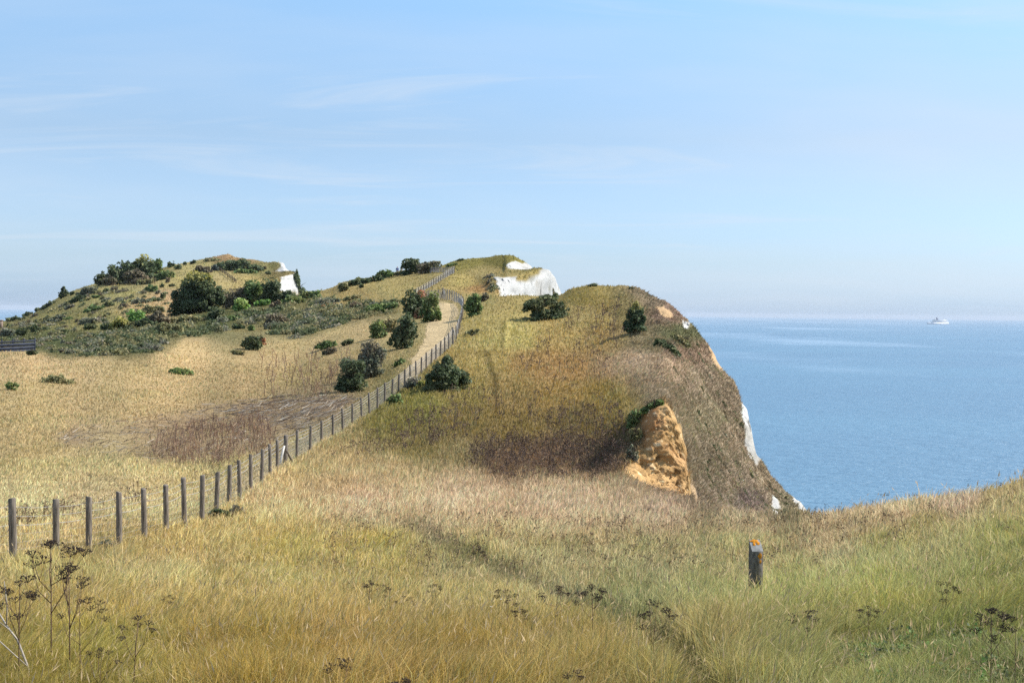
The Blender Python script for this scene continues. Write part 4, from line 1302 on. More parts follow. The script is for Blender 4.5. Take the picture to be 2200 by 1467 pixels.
bush(527, 588, 60, 11, 'green', 'flat green thicket strip below the dark one on the far hill', ymin=300)
bush(436, 586, 34, 18, 'brown', 'brown dark rounded thicket above the great tree', ymin=300)
bush(461, 583, 16, 15, 'bluish', 'blue dark round bush beside the thicket on the far hill', ymin=300)
bush(455, 562, 40, 8, 'olive', 'low olive thicket along the far summit skyline', ymin=300)
bush(569, 579, 6, 7, 'brown', 'lone tiny brown bush below the far cliff top', ymin=300)
bush(576, 590, 12, 8, 'dark', 'small dark bush pair below the lone brown one', ymin=300)


def poly_points(poly, cnt, rng, ymin):
    P0 = np.array(poly, float); lo, hi_ = P0.min(0), P0.max(0)
    Q = rng.uniform(lo, hi_, (cnt * 12 + 50, 2))
    Q = Q[poly_sd(poly, Q[:, 0], Q[:, 1]) < 0][:cnt]
    X, Y, Z = hits(Q[:, 0], Q[:, 1], ymin)
    return list(zip(Q, X, Y, Z))


# ------------------------------------------------------------------ brambles: low tangled cover nobody could count
def thicket(name, label, polys, size, hgt, pals, n_mounds, leaves_each, ymin, seed, lf=.05, tone=1.0):
    rng = np.random.default_rng(seed)
    allv, allc = [], []
    for poly, cnt in zip(polys, n_mounds):
        P0 = np.array(poly, float)
        lo, hi_ = P0.min(0), P0.max(0)
        got = 0
        for q, X, Y, Z in poly_points(poly, cnt, rng, ymin):
            s = rng.uniform(*size) * Y / F; hh = rng.uniform(*hgt) * Y / F
            n = int(leaves_each * rng.uniform(.6, 1.4))
            d = rng.normal(size=(n, 3)); d /= np.linalg.norm(d, axis=1, keepdims=True); d[:, 2] = np.abs(d[:, 2])
            p = d * np.array([s, s * .8, hh]) * rng.uniform(.6, 1.08, (n, 1)) * rng.uniform(.8, 1.2, (n, 1))
            gz = grid_z(X + p[:, 0], Y + p[:, 1])
            p = p + np.array([X, Y, 0]); p[:, 2] += gz
            pal = PAL[pals[rng.integers(len(pals))]]
            c = np.array(pal)[rng.integers(0, len(pal), n)] * rng.uniform(.7, 1.3, (n, 1)) * rng.uniform(.8, 1.2)
            vs, cc = quads_at(p, d, np.full(n, max(lf, .0011 * Y)), np.clip(c * tone, .005, .5), rng)
            allv.append(vs); allc.append(cc)
    vs = np.concatenate(allv); cc = np.concatenate(allc)
    tag(link(name, np_mesh(name, vs, np.arange(len(vs)).reshape(-1, 4), M_LEAF, cols=cc)), label, kind='stuff')


thicket('brambles', 'tangled green brambles covering the slope left of the fence',
        [[(350, 700), (360, 735), (330, 755), (200, 768), (150, 760), (180, 735), (260, 715)],
         [(575, 705), (620, 680), (700, 660), (760, 665), (740, 695), (690, 712), (640, 728), (580, 722)],
         [(740, 655), (860, 652), (850, 672), (760, 690)],
         [(355, 700), (560, 672), (700, 640), (720, 650), (600, 690), (420, 725), (360, 725)]],
        (9, 22), (7, 15), ['dark', 'grey', 'olive', 'dark', 'olive'], [150, 135, 34, 75], 130, 100, 301, tone=.85)
thicket('low_scrub', 'low dark scrub scattered over the far hillside and hollow',
        [[(0, 700), (120, 690), (250, 690), (300, 700), (280, 725), (120, 735), (0, 735)],
         [(40, 690), (200, 625), (330, 620), (370, 600), (360, 660), (200, 700), (60, 715)],
         [(60, 738), (90, 726), (250, 712), (300, 718), (260, 738), (180, 764), (90, 756)],
         [(1040, 585), (1070, 600), (1070, 628), (1045, 626)]],
        (4, 12), (3, 7), ['dark', 'grey', 'olive', 'brown'], [60, 80, 110, 14], 60, 110, 302, tone=.85)
thicket('seaward_scrub', 'coarse dark scrub tufts on the steep seaward slope',
        [[(1400, 740), (1480, 720), (1540, 790), (1590, 900), (1640, 1040), (1700, 1100), (1560, 1100), (1500, 1000), (1450, 860)],
         [(1500, 960), (1620, 1000), (1700, 1080), (1690, 1105), (1540, 1100)]],
        (3, 9), (2.5, 6), ['olive', 'brown', 'dark', 'brown'], [110, 60], 45, 60, 303)


# ------------------------------------------------------------------ dead stalks and cut twigs
def stalks(name, label, polys, counts, hpx, tone, seed, heads=True, ymin=15, lying=False, wpx=1.1):
    rng = np.random.default_rng(seed); random.seed(seed)
    V_, C_ = [], []
    HV, HC = [], []
    for poly, cnt in zip(polys, counts):
        P0 = np.array(poly, float); lo, hi_ = P0.min(0), P0.max(0)
        got = 0
        for q, X, Y, Z in poly_points(poly, cnt, rng, ymin):
            k = Y / F
            hh = rng.uniform(*hpx) * k
            root = np.array([X, Y, Z - .03])
            col = np.array(tone[rng.integers(len(tone))]) * rng.uniform(.75, 1.25)
            if lying:
                a = rng.normal(0.15, .5)
                d = np.array([math.cos(a), math.sin(a) * .8, 0]) * hh
                e = root + d; e[2] = grid_z(e[0], e[1])[0] + rng.uniform(.02, .25)
                root[2] = Z + rng.uniform(.02, .10)
                segs = [(root, e, wpx * k)]
            else:
                lean = rng.normal(0, .22, 2)
                top = root + np.array([lean[0] * hh, lean[1] * hh, hh])
                segs = [(root, top, wpx * k)]
                for b in range(rng.integers(1, 4)):
                    t = rng.uniform(.45, .85)
                    s0 = root + (top - root) * t
                    s1 = s0 + np.array([rng.normal() * .28 * hh, rng.normal() * .2 * hh, hh * rng.uniform(.12, .32)])
                    segs.append((s0, s1, wpx * k * .7))
                if heads:
                    for s in segs:
                        for j in range(3):
                            HV.append(s[1] + rng.normal(size=3) * np.array([2.0, 2.0, 1.0]) * k * 1.2)
                            HC.append((np.array([.125, .088, .070]) * rng.uniform(.7, 1.6), k))
            for s0, s1, w in segs:
                side = np.cross(s1 - s0, [0, 1, 0.2]); side = side / (np.linalg.norm(side) + 1e-9) * w * .5
                V_.append([s0 - side, s0 + side, s1 + side * .5, s1 - side * .5]); C_.append([col] * 4)
                side2 = np.cross(s1 - s0, side); side2 = side2 / (np.linalg.norm(side2) + 1e-9) * w * .5
                V_.append([s0 - side2, s0 + side2, s1 + side2 * .5, s1 - side2 * .5]); C_.append([col] * 4)
    V_ = np.array(V_).reshape(-1, 3); C_ = np.array(C_).reshape(-1, 3)
    if HV:
        P_ = np.array(HV); c = np.array([h[0] for h in HC]); kk = np.array([h[1] for h in HC])
        for rep in range(2):
            v2, c2 = quads_at(P_, RNG.normal(size=P_.shape), kk * 2.2, c, rng, 1.2)
            V_ = np.concatenate([V_, v2]); C_ = np.concatenate([C_, c2])
    tag(link(name, np_mesh(name, V_, np.arange(len(V_)).reshape(-1, 4), M_TWIG, cols=np.clip(C_, .01, .7))), label, kind='stuff')


DK = [(.30, .22, .16), (.36, .27, .19), (.22, .16, .13)]
stalks('dead_stalks', 'dark brown dead stalks with seed heads on the knoll',
       [[(1000, 970), (1100, 945), (1340, 955), (1345, 1010), (1280, 1035), (1100, 1040), (1010, 1010)],
        [(700, 990), (800, 940), (960, 870), (1000, 880), (980, 960), (860, 975), (760, 990)],
        [(1170, 900), (1330, 880), (1350, 950), (1180, 960)],
        [(850, 860), (1000, 840), (1340, 850), (1340, 940), (900, 960)],
        [(1100, 760), (1320, 660), (1340, 830), (1150, 850)],
        [(1200, 700), (1340, 650), (1330, 760), (1240, 740)]],
       [560, 120, 90, 110, 45, 30], (12, 30), DK, 401, ymin=20, wpx=1.3)
stalks('dead_scrub', 'russet brown dead scrub behind the near fence',
       [[(320, 985), (345, 935), (430, 915), (560, 905), (590, 930), (590, 960), (520, 990), (470, 1010), (380, 1000)],
        [(640, 860), (700, 800), (760, 760), (720, 840), (690, 870)], [(560, 760), (690, 770), (700, 850), (560, 850)]],
       [700, 40, 90], (12, 36), [(.36, .24, .17), (.44, .30, .20), (.27, .19, .15), (.52, .40, .28)], 402, heads=False, ymin=30, wpx=1.4)
stalks('cut_twigs', 'pale cut twigs strewn over the bare patch in the field',
       [CUT, [(440, 880), (600, 850), (760, 855), (640, 930)], [(600, 930), (640, 920), (620, 960), (560, 1000), (540, 985)]],
       [620, 560, 60], (8, 30), [(.50, .42, .33), (.36, .28, .21), (.22, .16, .12), (.60, .54, .46)], 403, heads=False, ymin=30, lying=True, wpx=1.3)
stalks('dry_stems', 'sparse thin dead stems standing in the near grass',
       [[(0, 1240), (2200, 1200), (2200, 1500), (0, 1500)], [(700, 1130), (1900, 1130), (2200, 1070), (2200, 1240), (700, 1240)], [(20, 1150), (420, 1040), (560, 1000), (300, 1080), (20, 1120)]],
       [300, 520, 120], (16, 46), [(.20, .14, .09), (.50, .40, .26), (.30, .22, .14)], 404, heads=True, ymin=3, wpx=1.2)


# ------------------------------------------------------------------ wire fences
def post_mesh(h, r, seed, mat=None):
    random.seed(seed)
    b = MB()
    n = 12
    lx, ly = random.uniform(-.045, .045), random.uniform(-.03, .03)
    zs = [-.25, .0, h * .35, h * .7, h - .012, h]
    vs = []
    for i, z in enumerate(zs):
        rr = r * (1.03 - .06 * z / h) * (.86 if i == 5 else 1)
        for k in range(n):
            t = 2 * math.pi * k / n
            q = rr * (1 + .035 * math.sin(2 * t + seed) + .02 * math.sin(5 * t + i))
            vs.append((q * math.cos(t) + lx * z, q * math.sin(t) + ly * z, z + (.012 * math.sin(t + seed) if i > 3 else 0)))
    fs = [(i * n + k, i * n + (k + 1) % n, (i + 1) * n + (k + 1) % n, (i + 1) * n + k) for i in range(len(zs) - 1) for k in range(n)]
    fs.append(tuple((len(zs) - 1) * n + k for k in range(n)))
    b.add(vs, fs)
    return b.mesh('post', mat or M_WOOD, smooth=False), lx, ly


def make_fence(name, posts, label, strainers=(), ymin=15, barbs=True, r=.053, net=True, join=None):
    pts = []
    for (px, t, bse) in posts:
        X, Y, Z = hit(px, bse, ymin)
        H = (float(ray(px, t)[1]) * Y) - Z
        pts.append([X, Y, Z, max(.5, H)])
    x0, y0, z0, _ = pts[0]
    e = empty('wire_fence', (x0, y0, z0))
    tops = []
    for i, (X, Y, Z, H) in enumerate(pts):
        st = i in strainers
        me, lx, ly = post_mesh(H, r * (1.35 if st else 1), i * 7 + int(posts[0][1]))
        link('strainer_post' if st else 'post', me, e, (X - x0, Y - y0, Z - z0))
        tops.append((X, Y, Z, H, lx, ly))
    ft = Y_near = min(p[1] for p in pts)
    # strands stapled to the far-left side of the posts
    def strand(fr, rad, bar):
        b = MB()
        for i in range(len(tops) - 1):
            A, B = tops[i], tops[i + 1]
            za, zb = A[2] + A[3] - fr, B[2] + B[3] - fr
            L = math.dist(A[:2], B[:2])
            off = -r
            p = []
            m = 4
            for j in range(m + 1):
                t = j / m
                p.append((A[0] + (B[0] - A[0]) * t + off - x0, A[1] + (B[1] - A[1]) * t - y0, za + (zb - za) * t - .02 * math.sin(math.pi * t) - z0))
            b.tube(p, max(rad, .00013 * (A[1])), 4, cap=False)
            if bar and A[1] < 60:
                nb = int(L / .11)
                for j in range(nb):
                    t = (j + .5) / nb
                    c = Vector((A[0] + (B[0] - A[0]) * t + off - x0, A[1] + (B[1] - A[1]) * t - y0, za + (zb - za) * t - .02 * math.sin(math.pi * t) - z0))
                    a1 = j * 1.3
                    d = Vector((.0, .010 * math.cos(a1), .014 * math.sin(a1 + .8)))
                    b.tube([c - d, c + d], .0018, 3, cap=False)
        return b
    for fr in ((.11, .235, .36) if barbs else (.10, .30)):
        link('barbed_wire' if barbs else 'wire', strand(fr, .0026, barbs).mesh('strand', M_WIRE), e)
    if net:
        b = MB()
        for i in range(len(tops) - 1):
            A, B = tops[i], tops[i + 1]
            L = math.dist(A[:2], B[:2])
            rad = max(.0013, .000055 * A[1])
            def P_(t, f):
                ha, hb = A[3] - .37, B[3] - .37
                return (A[0] + (B[0] - A[0]) * t - r - x0, A[1] + (B[1] - A[1]) * t - y0,
                        A[2] * (1 - t) + B[2] * t + (ha * (1 - t) + hb * t) * f - z0)
            for f in (1.0, .78, .58, .40, .25, .12, .02):
                b.tube([P_(0, f), P_(.5, f), P_(1, f)], rad, 3, cap=False)
            nv = max(2, int(L / .15))
            for j in range(nv):
                t = (j + .5) / nv
                b.tube([P_(t, 0.02), P_(t, 1)], rad * .9, 3, cap=False)
        link('wire_netting', b.mesh('netting', M_WIRE), e)
    tag(e, label, 'fence', 'stretches of the post and wire fence')
    return e, tops, (x0, y0, z0)


FA = [(-58, 1076, 1236), (29, 1070, 1220), (120.5, 1072, 1197), (191, 1066, 1190), (256.5, 1056.5, 1180), (310.7, 1049, 1163), (357.5, 1041.5, 1150), (396.8, 1026, 1137),
      (433.5, 1020.5, 1127), (464, 1013, 1107), (491.5, 998.5, 1088), (515.5, 988.5, 1077), (538.6, 976, 1059), (561.2, 965, 1044), (580.5, 954, 1021), (596, 945, 1013), (613, 934.5, 1000)]
FB = [(613, 934.5, 1000), (637.7, 924, 987), (666, 914.6, 968), (690.6, 903, 949), (715, 890, 936.5), (736.5, 877.2, 926), (757, 866.7, 909), (777, 855, 897), (793.5, 843.5, 888.5), (811, 832.5, 878),
      (826.7, 822, 864), (842, 813.5, 854), (856, 803, 843), (869.5, 793.5, 831), (881.6, 784, 820), (894, 775.5, 811), (905, 767, 803), (915.8, 757, 793), (926.4, 749, 783), (936.8, 740, 773),
      (946, 732, 764.5), (955.8, 724.6, 757), (964.6, 716, 749), (973.3, 703, 741)]
FC = [(973.3, 703, 741), (980.4, 700, 729), (984.5, 690, 717), (987.5, 681, 706), (990, 672, 696), (992, 663, 687), (993.8, 655, 678), (995, 648, 670), (995.3, 642, 664), (994, 637, 659), (990.5, 633, 655),
      (986, 630, 652), (981, 627.5, 649.5), (976, 625, 647), (971, 623.3, 645.3), (966, 622, 644), (961, 621, 643), (956.5, 620.3, 642), (952, 618.5, 641), (941.5, 622, 640), (934.5, 622, 639.5), (927.5, 623, 639), (920, 623.5, 638), (912, 624, 637)]
FD = [(888.6, 621, 629.5), (893.5, 619.5, 628.5), (899, 616.4, 627), (904.5, 614, 625.5), (910, 610.5, 623.5), (915.5, 608, 621), (921, 604.5, 618.5), (926.4, 601.5, 615.5), (931.5, 598, 612), (937, 595, 609.5),
      (941.8, 592.5, 606.5), (946.8, 589, 603.5), (952, 586.5, 600.5), (956.4, 583, 598), (961, 579.5, 595), (965.3, 577, 593), (969, 575, 591), (972.7, 573.5, 589.5), (976, 572, 588)]
FE = [(976 - 3.75 * i, 572.5 + .22 * i, 584.5 + .15 * i) for i in range(23)]
eA, tA, oA = make_fence('near', FA, 'nearest stretch of round post and barbed wire fence, running in from the left edge', strainers=(16,), ymin=14)
eB, tB, oB = make_fence('mid', FB[1:], 'middle stretch of post and wire fence climbing beside the worn path', strainers=(22,), ymin=30)
eC, tC, oC = make_fence('bend', FC[1:], 'curving stretch of netted fence where the path bends left', strainers=(17,), ymin=80)
eD, tD, oD = make_fence('rise', FD, 'small far stretch of fence climbing the middle hill above the bend', strainers=(18,), ymin=150, barbs=False)
eE, tE, oE = make_fence('top', FE, 'farthest stretch of close set fence posts below the ridge trees', ymin=190, barbs=False)
# the wires carry on from one stretch to the next
M_PALEWOOD = mat_simple('bleached_wood', (.52, .50, .46), .85, .1, 8, .25)


def brace(e, org, top, px0, py0, px1, py1, mat, dy=0.0):
    Y = top[1]
    a = ray(px0, py0); b_ = ray(px1, py1)
    b = MB()
    p0 = (float(a[0]) * Y - org[0], Y - org[1] - .08, float(a[1]) * Y - org[2])
    p1 = (float(b_[0]) * Y - org[0], Y - org[1] + dy, float(b_[1]) * Y - org[2])
    b.tube([p0, p1], [.035, .042], 8)
    link('brace', b.mesh('brace', mat), e)


brace(eA, oA, tA[16], 611.5, 957, 603.5, 1003, M_PALEWOOD, -.4)
brace(eA, oA, tA[16], 616, 966, 626, 1001, M_WOOD, .5)
brace(eC, oC, tC[17], 953.5, 624, 957, 642, M_PALEWOOD, -.4)
brace(eC, oC, tC[17], 951, 624, 947.5, 642, M_WOOD, -.3)
brace(eB, oB, tB[22], 975, 708, 978.5, 735, M_PALEWOOD, .5)

# links between stretches hang on the first fence of each pair
for (T1, T2, e, o) in ((tA, tB, eA, oA), (tB, tC, eB, oB)):
    A, B = T1[-1], T2[0]
    b = MB()
    for fr in (.11, .235, .36, .50, .64, .78, .92):
        b.tube([(A[0] - .05 - o[0], A[1] - o[1], A[2] + A[3] - fr - o[2]), (B[0] - .05 - o[0], B[1] - o[1], B[2] + B[3] - fr - o[2])], .0035 if fr < .4 else .0022, 3, cap=False)
    nv = int(math.dist(A[:2], B[:2]) / .15)
    for j in range(nv):
        t = (j + .5) / nv
        x = A[0] + (B[0] - A[0]) * t - .05 - o[0]; y = A[1] + (B[1] - A[1]) * t - o[1]
        z1 = (A[2] + A[3]) * (1 - t) + (B[2] + B[3]) * t - o[2]
        b.tube([(x, y, z1 - .37), (x, y, z1 - .95)], .002, 3, cap=False)
    link('wire_netting', b.mesh('netting', M_WIRE), e)

# ------------------------------------------------------------------ marker post with lichen
X, Y, Z = hit(1622.5, 1292, 10)
k = Y / F
Wd, Ht = 24 * k, (1296 - 1163) * k
M_STONE = mat_simple('weathered_marker_timber', (.15, .14, .13), .95, .1, 14, .5, stretch=(3, 3, .8), bump=.6)
M_STONET = mat_simple('sunlit_marker_top', (.24, .24, .235), .95, .1, 18, .3, bump=.5)  # paler copy of the shaft material: sunlight on the top painted in
M_LICH = mat_simple('orange_lichen', (.50, .21, .025), .95, .05, 40, .35, bump=.4)
e = empty('marker_post', (X, Y, Z), math.radians(9))
b = MB()
hw, hd = Wd / 2, Wd / 2
fz = Ht - 22 * k; c_ = .008
prof = [(-hd, -.3), (-hd, fz), (hd, Ht), (hd, -.3)]
vs = []
for x in (-hw, hw):
    vs += [(x, y, z) for y, z in prof]
b.add(vs, [(0, 1, 2, 3), (7, 6, 5, 4), (0, 4, 5, 1), (2, 6, 7, 3), (3, 7, 4, 0)])
me = b.mesh('shaft', M_STONE)
link('shaft', me, e)
b = MB()
nx_, ny_ = 6, 6
vs = []; fs = []
for j in range(ny_ + 1):
    for i in range(nx_ + 1):
        t = j / ny_
        edge = .004 if (i in (0, nx_) or j in (0, ny_)) else 0
        vs.append((-hw - .002 + (Wd + .004) * i / nx_, -hd - .002 + (Wd + .004) * t, fz + (Ht - fz) * t + .004 - edge + .002 * math.sin(i * 3 + j * 5)))
for j in range(ny_):
    for i in range(nx_):
        a = j * (nx_ + 1) + i
        fs.append((a, a + 1, a + nx_ + 2, a + nx_ + 1))
b.add(vs, fs)
link('sloping_top', b.mesh('sloping_top', M_STONET), e)


def lichen(parent, cu, cv, ru, rv, plane, seed):
    random.seed(seed)
    b = MB(); n = 14
    vs = []
    for lift, sc in ((0.004, 1.0), (.010, .7)):
        for i in range(n):
            a = 6.283 * i / n; q = random.uniform(.7, 1.15) * sc
            u, v = cu + ru * q * math.cos(a), cv + rv * q * math.sin(a)
            vs.append(plane(u, v, lift))
    b.add(vs, [(i, (i + 1) % n, n + (i + 1) % n, n + i) for i in range(n)] + [tuple(range(n, 2 * n))])
    link('lichen', b.mesh('lichen', M_LICH), parent)


slope = lambda u, v, l: (u, v, fz + (Ht - fz) * (v + hd) / Wd + l + .002)
front = lambda u, v, l: (u, -hd - l * .6, v)
lichen(e, -.01, hd * .62, hw * .85, hd * .30, slope, 1)
lichen(e, hw * .45, hd * .25, hw * .35, hd * .35, slope, 2)
lichen(e, hw * .42, fz - .055, hw * .42, .040, front, 3)
lichen(e, -hw * .3, hd * .1, hw * .3, hd * .25, slope, 5)
lichen(e, hw * .52, fz - .125, hw * .22, .03, front, 4)
tag(e, 'short weathered marker post with orange lichen on its sloping top', 'post')

# stones weathering out of the clay scar
rng = np.random.default_rng(77)
b = MB()
for q, X, Y, Z in poly_points([(1335, 1000), (1480, 1050), (1490, 1085), (1400, 1062), (1340, 1022)], 90, rng, 40) + poly_points(OCHRE[0], 60, rng, 40):
    b.col = tuple(rgb(222, 196, 156, .7) * rng.uniform(.5, 1.15)) if rng.random() < .88 else tuple(rgb(170, 130, 95, .6))
    random.seed(int(q[0] * 31 + q[1])); b.blob((X, Y - .02, Z + .02), rng.uniform(.018, .055))
tag(link('stones', b.mesh('stones', mat_vcol('flint_and_clay', namt=.3))), 'pale stones and crumbs on the orange clay scar', kind='stuff')

# ------------------------------------------------------------------ dead umbel plants
M_STEM = mat_simple('dead_stem', (.135, .085, .055), .85, .15, 25, .3)
M_SEED = mat_simple('black_seed', (.042, .029, .023), .8, .15)
M_PALE = mat_simple('bleached_stem', (.36, .32, .27), .8, .2, 20, .2)


def head_mesh(seed):
    random.seed(seed)
    b = MB()
    R = random.uniform(.030, .045)
    n = random.randint(8, 12)
    for i in range(n):
        a = 2.4 * i; q = R * math.sqrt((i + .5) / n)
        tip = Vector((q * math.cos(a), q * math.sin(a), .034 - q * q * 8 + random.uniform(-.004, .004)))
        b.tube([(0, 0, 0), tip * .6, tip], .0011, 3, cap=False)
        for j in range(random.randint(3, 6)):
            b.blob(tip + Vector((random.gauss(0, .0052), random.gauss(0, .0052), random.gauss(.001, .003))), random.uniform(.0028, .0048))
    return b.mesh('seed_head', M_SEED)


HEADS = [head_mesh(50 + i) for i in range(5)]


def umbel_template(seed):
    random.seed(seed)
    b = MB(); heads = []
    top = Vector((random.uniform(-.05, .06), random.uniform(-.03, .03), .80))
    st = [Vector((0, 0, -.05)), Vector((top.x * .2, top.y * .2, .3)), Vector((top.x * .6, top.y * .6, .6)), top]
    b.tube(st, [.0048, .004, .003, .0018], 6)
    heads.append(top)
    nb = random.randint(3, 5)
    for i in range(nb):
        t = random.uniform(.34, .66); a = i * 2.3 + random.uniform(0, .8)
        s = st[1].lerp(st[2], max(0, (t - .3) / .36)) if t > .3 else st[1]
        out = random.uniform(.09, .20); hz_ = random.uniform(.66, .80)
        e1 = Vector((s.x + out * math.cos(a), s.y + out * math.sin(a) * .7, hz_))
        m = s.lerp(e1, .5) + Vector((out * .22 * math.cos(a), 0, -.03))
        b.tube([s, m, e1], [.0028, .0022, .0014], 5)
        heads.append(e1)
        if random.random() < .75:
            a2 = a + random.uniform(-1.2, 1.2)
            e2 = m + Vector((.09 * math.cos(a2), .06 * math.sin(a2), random.uniform(.06, .13)))
            b.tube([m, m.lerp(e2, .5) + Vector((0, 0, -.008)), e2], [.0018, .0014, .001], 4)
            heads.append(e2)
    return b.mesh('stem', M_STEM), heads


TEMPL = [umbel_template(80 + i) for i in range(7)]
ORD = ['leftmost', 'second from left', 'third from left', 'fourth from left', 'fifth from left', 'sixth from left', 'seventh from left', 'eighth from left', 'ninth from left', 'tenth from left', 'eleventh from left', 'twelfth from left']


def umbel(px, top, base, tmpl, label, group, scl=1.0, spread=1.0, ymin=2.5, rz=None):
    X, Y, Z = hit(px, base, ymin)
    H = (float(ray(px, top)[1]) * Y - Z)
    k = H / .83
    stem, heads = TEMPL[tmpl % len(TEMPL)]
    e = empty('umbel_plant', (X, Y, Z), (px * .37) % 6.28 if rz is None else rz)
    e.scale = (k * spread, k * spread, k)
    so = link('stem', stem, e)
    for i, h in enumerate(heads):
        o = link('seed_head', HEADS[(i + tmpl) % 5], e, h)
        s = scl / k if k > 1.2 else scl
        o.scale = (s / spread, s / spread, s)
        o.rotation_euler = (random.uniform(-.4, .4), random.uniform(-.4, .4), i * 1.1)
    tag(e, label, 'plant', group)
    return e


GU = 'dead umbel plants in the near grass'
NEAR = [
 (40, 1250, 1500, 0, 'dark dead umbel plant cut by the left edge, beside the tall one'),
 (110, 1166, 1470, 1, 'tallest dark dead umbel plant, before the second fence post'),
 (150, 1215, 1480, 2, 'bushy dead umbel plant leaning right of the tallest one'),
 (172, 1292, 1490, 3, 'dead umbel plant below the bushy leaning one at left'),
 (286, 1325, 1520, 4, 'dead umbel plant with four clear heads right of the bushy ones'),
 (212, 1392, 1560, 5, 'low dead umbel plant with heads near the bottom left corner'),
 (362, 1281, 1352, 6, 'thin single dead umbel below the seventh fence post'),
 (792, 1249, 1330, 0, 'dead umbel plant, left one of the small group left of centre'),
 (826, 1258, 1330, 2, 'faint thin dead umbel touching the left one of the centre group'),
 (867, 1282, 1362, 3, 'dead umbel plant, lower middle one left of centre'),
 (936, 1256, 1330, 5, 'Y shaped dead umbel plant just left of the centre'),
 (1092, 1270, 1392, 4, 'dead umbel plant with wide dark heads at the centre of the foreground'),
 (1120, 1310, 1400, 1, 'drooping dead umbel close right of the wide headed central one'),
 (1190, 1262, 1392, 6, 'pale stemmed dead umbel plant right of the centre'),
 (1274, 1260, 1410, 0, 'tall dead umbel plant with dense dark heads right of centre'),
 (1400, 1296, 1470, 2, 'sprawling dead umbel plant left of the long tussock'),
 (1235, 1442, 1590, 3, 'dead umbel head poking up at the bottom edge right of centre'),
 (867, 1460, 1600, 1, 'dead umbel head barely above the bottom edge left of centre'),
 (725, 1420, 1580, 5, 'thin dead umbel at the bottom edge left of centre'),
 (1031, 1180, 1256, 6, 'small dead umbel on the faint trodden line above centre'),
 (1733, 1316, 1450, 4, 'arching dead umbel plant right of the marker post'),
 (1866, 1304, 1402, 0, 'dead umbel plant midway between the arching one and the right edge'),
 (2029, 1254, 1372, 2, 'dead umbel plant higher up the grassy bank at right'),
 (2128, 1312, 1500, 1, 'large dead umbel plant in the bottom right corner'),
 (2180, 1350, 1510, 3, 'dead umbel plant cut by the right edge at the bottom'),
]
for i, (px, t, bs, tm, lab) in enumerate(NEAR):
    umbel(px, t, bs, tm, lab, GU, spread=1.15, scl=1.2 if px < 300 else 1.5)
for i, (px, t, bs) in enumerate([(1752, 1088, 1122), (1776, 1082, 1116), (1800, 1086, 1114), (1873, 1074, 1106), (1900, 1058, 1100), (1966, 1060, 1090), (2149, 1036, 1066)]):
    umbel(px, t, bs, i + 2, ['%s small dead umbel against the sea along the bank edge' % ORD[i]][0], 'small umbels on the bank edge', spread=.9, scl=1.2, ymin=30)
umbel(128, 1026, 1058, 3, 'dark dead umbel in the straw field behind the second fence post', 'umbels behind the near fence', ymin=25, scl=1.6)
umbel(193, 1020, 1055, 5, 'dark dead umbel in the straw field behind the third fence post', 'umbels behind the near fence', ymin=25, scl=1.6)

# bleached dead branch at the lower left corner
X, Y, Z = hit(62, 1490, 4)
k = Y / F
b = MB()


def q_(px, py, dy=0.0):
    return (float(ray(px, py)[0]) * (Y + dy) - X, dy, float(ray(px, py)[1]) * (Y + dy) - Z)


b.tube([q_(66, 1500), q_(60, 1432), q_(38, 1375, .05), q_(14, 1343, .08), q_(-6, 1310, .1)], [.0075, .0065, .006, .005, .0035], 6)
link('main_stem', b.mesh('main_stem', M_PALE), e := empty('dead_branch', (X, Y, Z)))
b = MB()
b.tube([q_(14, 1343, .08), q_(15, 1300, .05), q_(9, 1248, .02)], [.004, .0035, .002], 5)
b.tube([q_(60, 1432), q_(30, 1405, -.05), q_(-6, 1372, -.08)], [.004, .0035, .003], 5)
b.tube([q_(38, 1375, .05), q_(20, 1352, .0), q_(0, 1336, -.05)], [.003, .0025, .002], 5)
link('side_twig', b.mesh('side_twig', M_PALE), e)
tag(e, 'bleached pale dead branch among umbels at the lower left corner', 'branch')

# flowers
M_WHITE = mat_simple('white_petals', (.80, .80, .76), .7, .2)
M_YEL = mat_simple('yellow_petals', (.75, .55, .03), .7, .2)
for i, (px, py, m, lab) in enumerate([
 (1206, 1325, 0, 'upper white flower head right of the central umbels'), (1201, 1347, 0, 'lower white flower head right of the central umbels'),
 (1054, 1303, 0, 'small white flower beside the wide headed central umbel'), (1076, 1287, 0, 'white flower touching the wide headed central umbel'),
 (683, 1285, 0, 'small white flower alone left of the centre'), (690, 1298, 0, 'smaller white flower just under the lone left one'),
 (1712, 1285, 1, 'yellow flower nearest the marker post'), (1856, 1285, 1, 'yellow flower farther right of the marker post')]):
    X, Y, Z = hit(px, py + 38, 4)
    zt = float(ray(px, py)[1]) * Y - Z
    e = empty('flower', (X, Y, Z))
    b = MB(); b.tube([(0, 0, -.02), (.01, 0, zt * .5), (0, 0, zt)], .0016, 4)
    link('stem', b.mesh('stem', M_STEM), e)
    b = MB()
    for j in range(9):
        a = j * .7
        r_ = .012 if m else .015
        vs = [(0, 0, zt), (r_ * .6 * math.cos(a - .3), r_ * .6 * math.sin(a - .3), zt + .004), (r_ * math.cos(a), r_ * math.sin(a), zt + .006), (r_ * .6 * math.cos(a + .3), r_ * .6 * math.sin(a + .3), zt + .004)]
        b.add(vs, [(0, 1, 2, 3)])
    b.blob((0, 0, zt + .004), .005)
    link('petals', b.mesh('petals', M_YEL if m else M_WHITE), e)
    tag(e, lab, 'flower')

# broad leaves at the lower right
thicket('leafy_ground_plants', 'low bright green leafy plants in the lower right grass',
        [[(1780, 1425), (1960, 1385), (2200, 1390), (2260, 1500), (1760, 1500)]], (12, 40), (16, 56), ['bright', 'green', 'olive'], [260], 110, 4, 305, lf=.016, tone=.62)

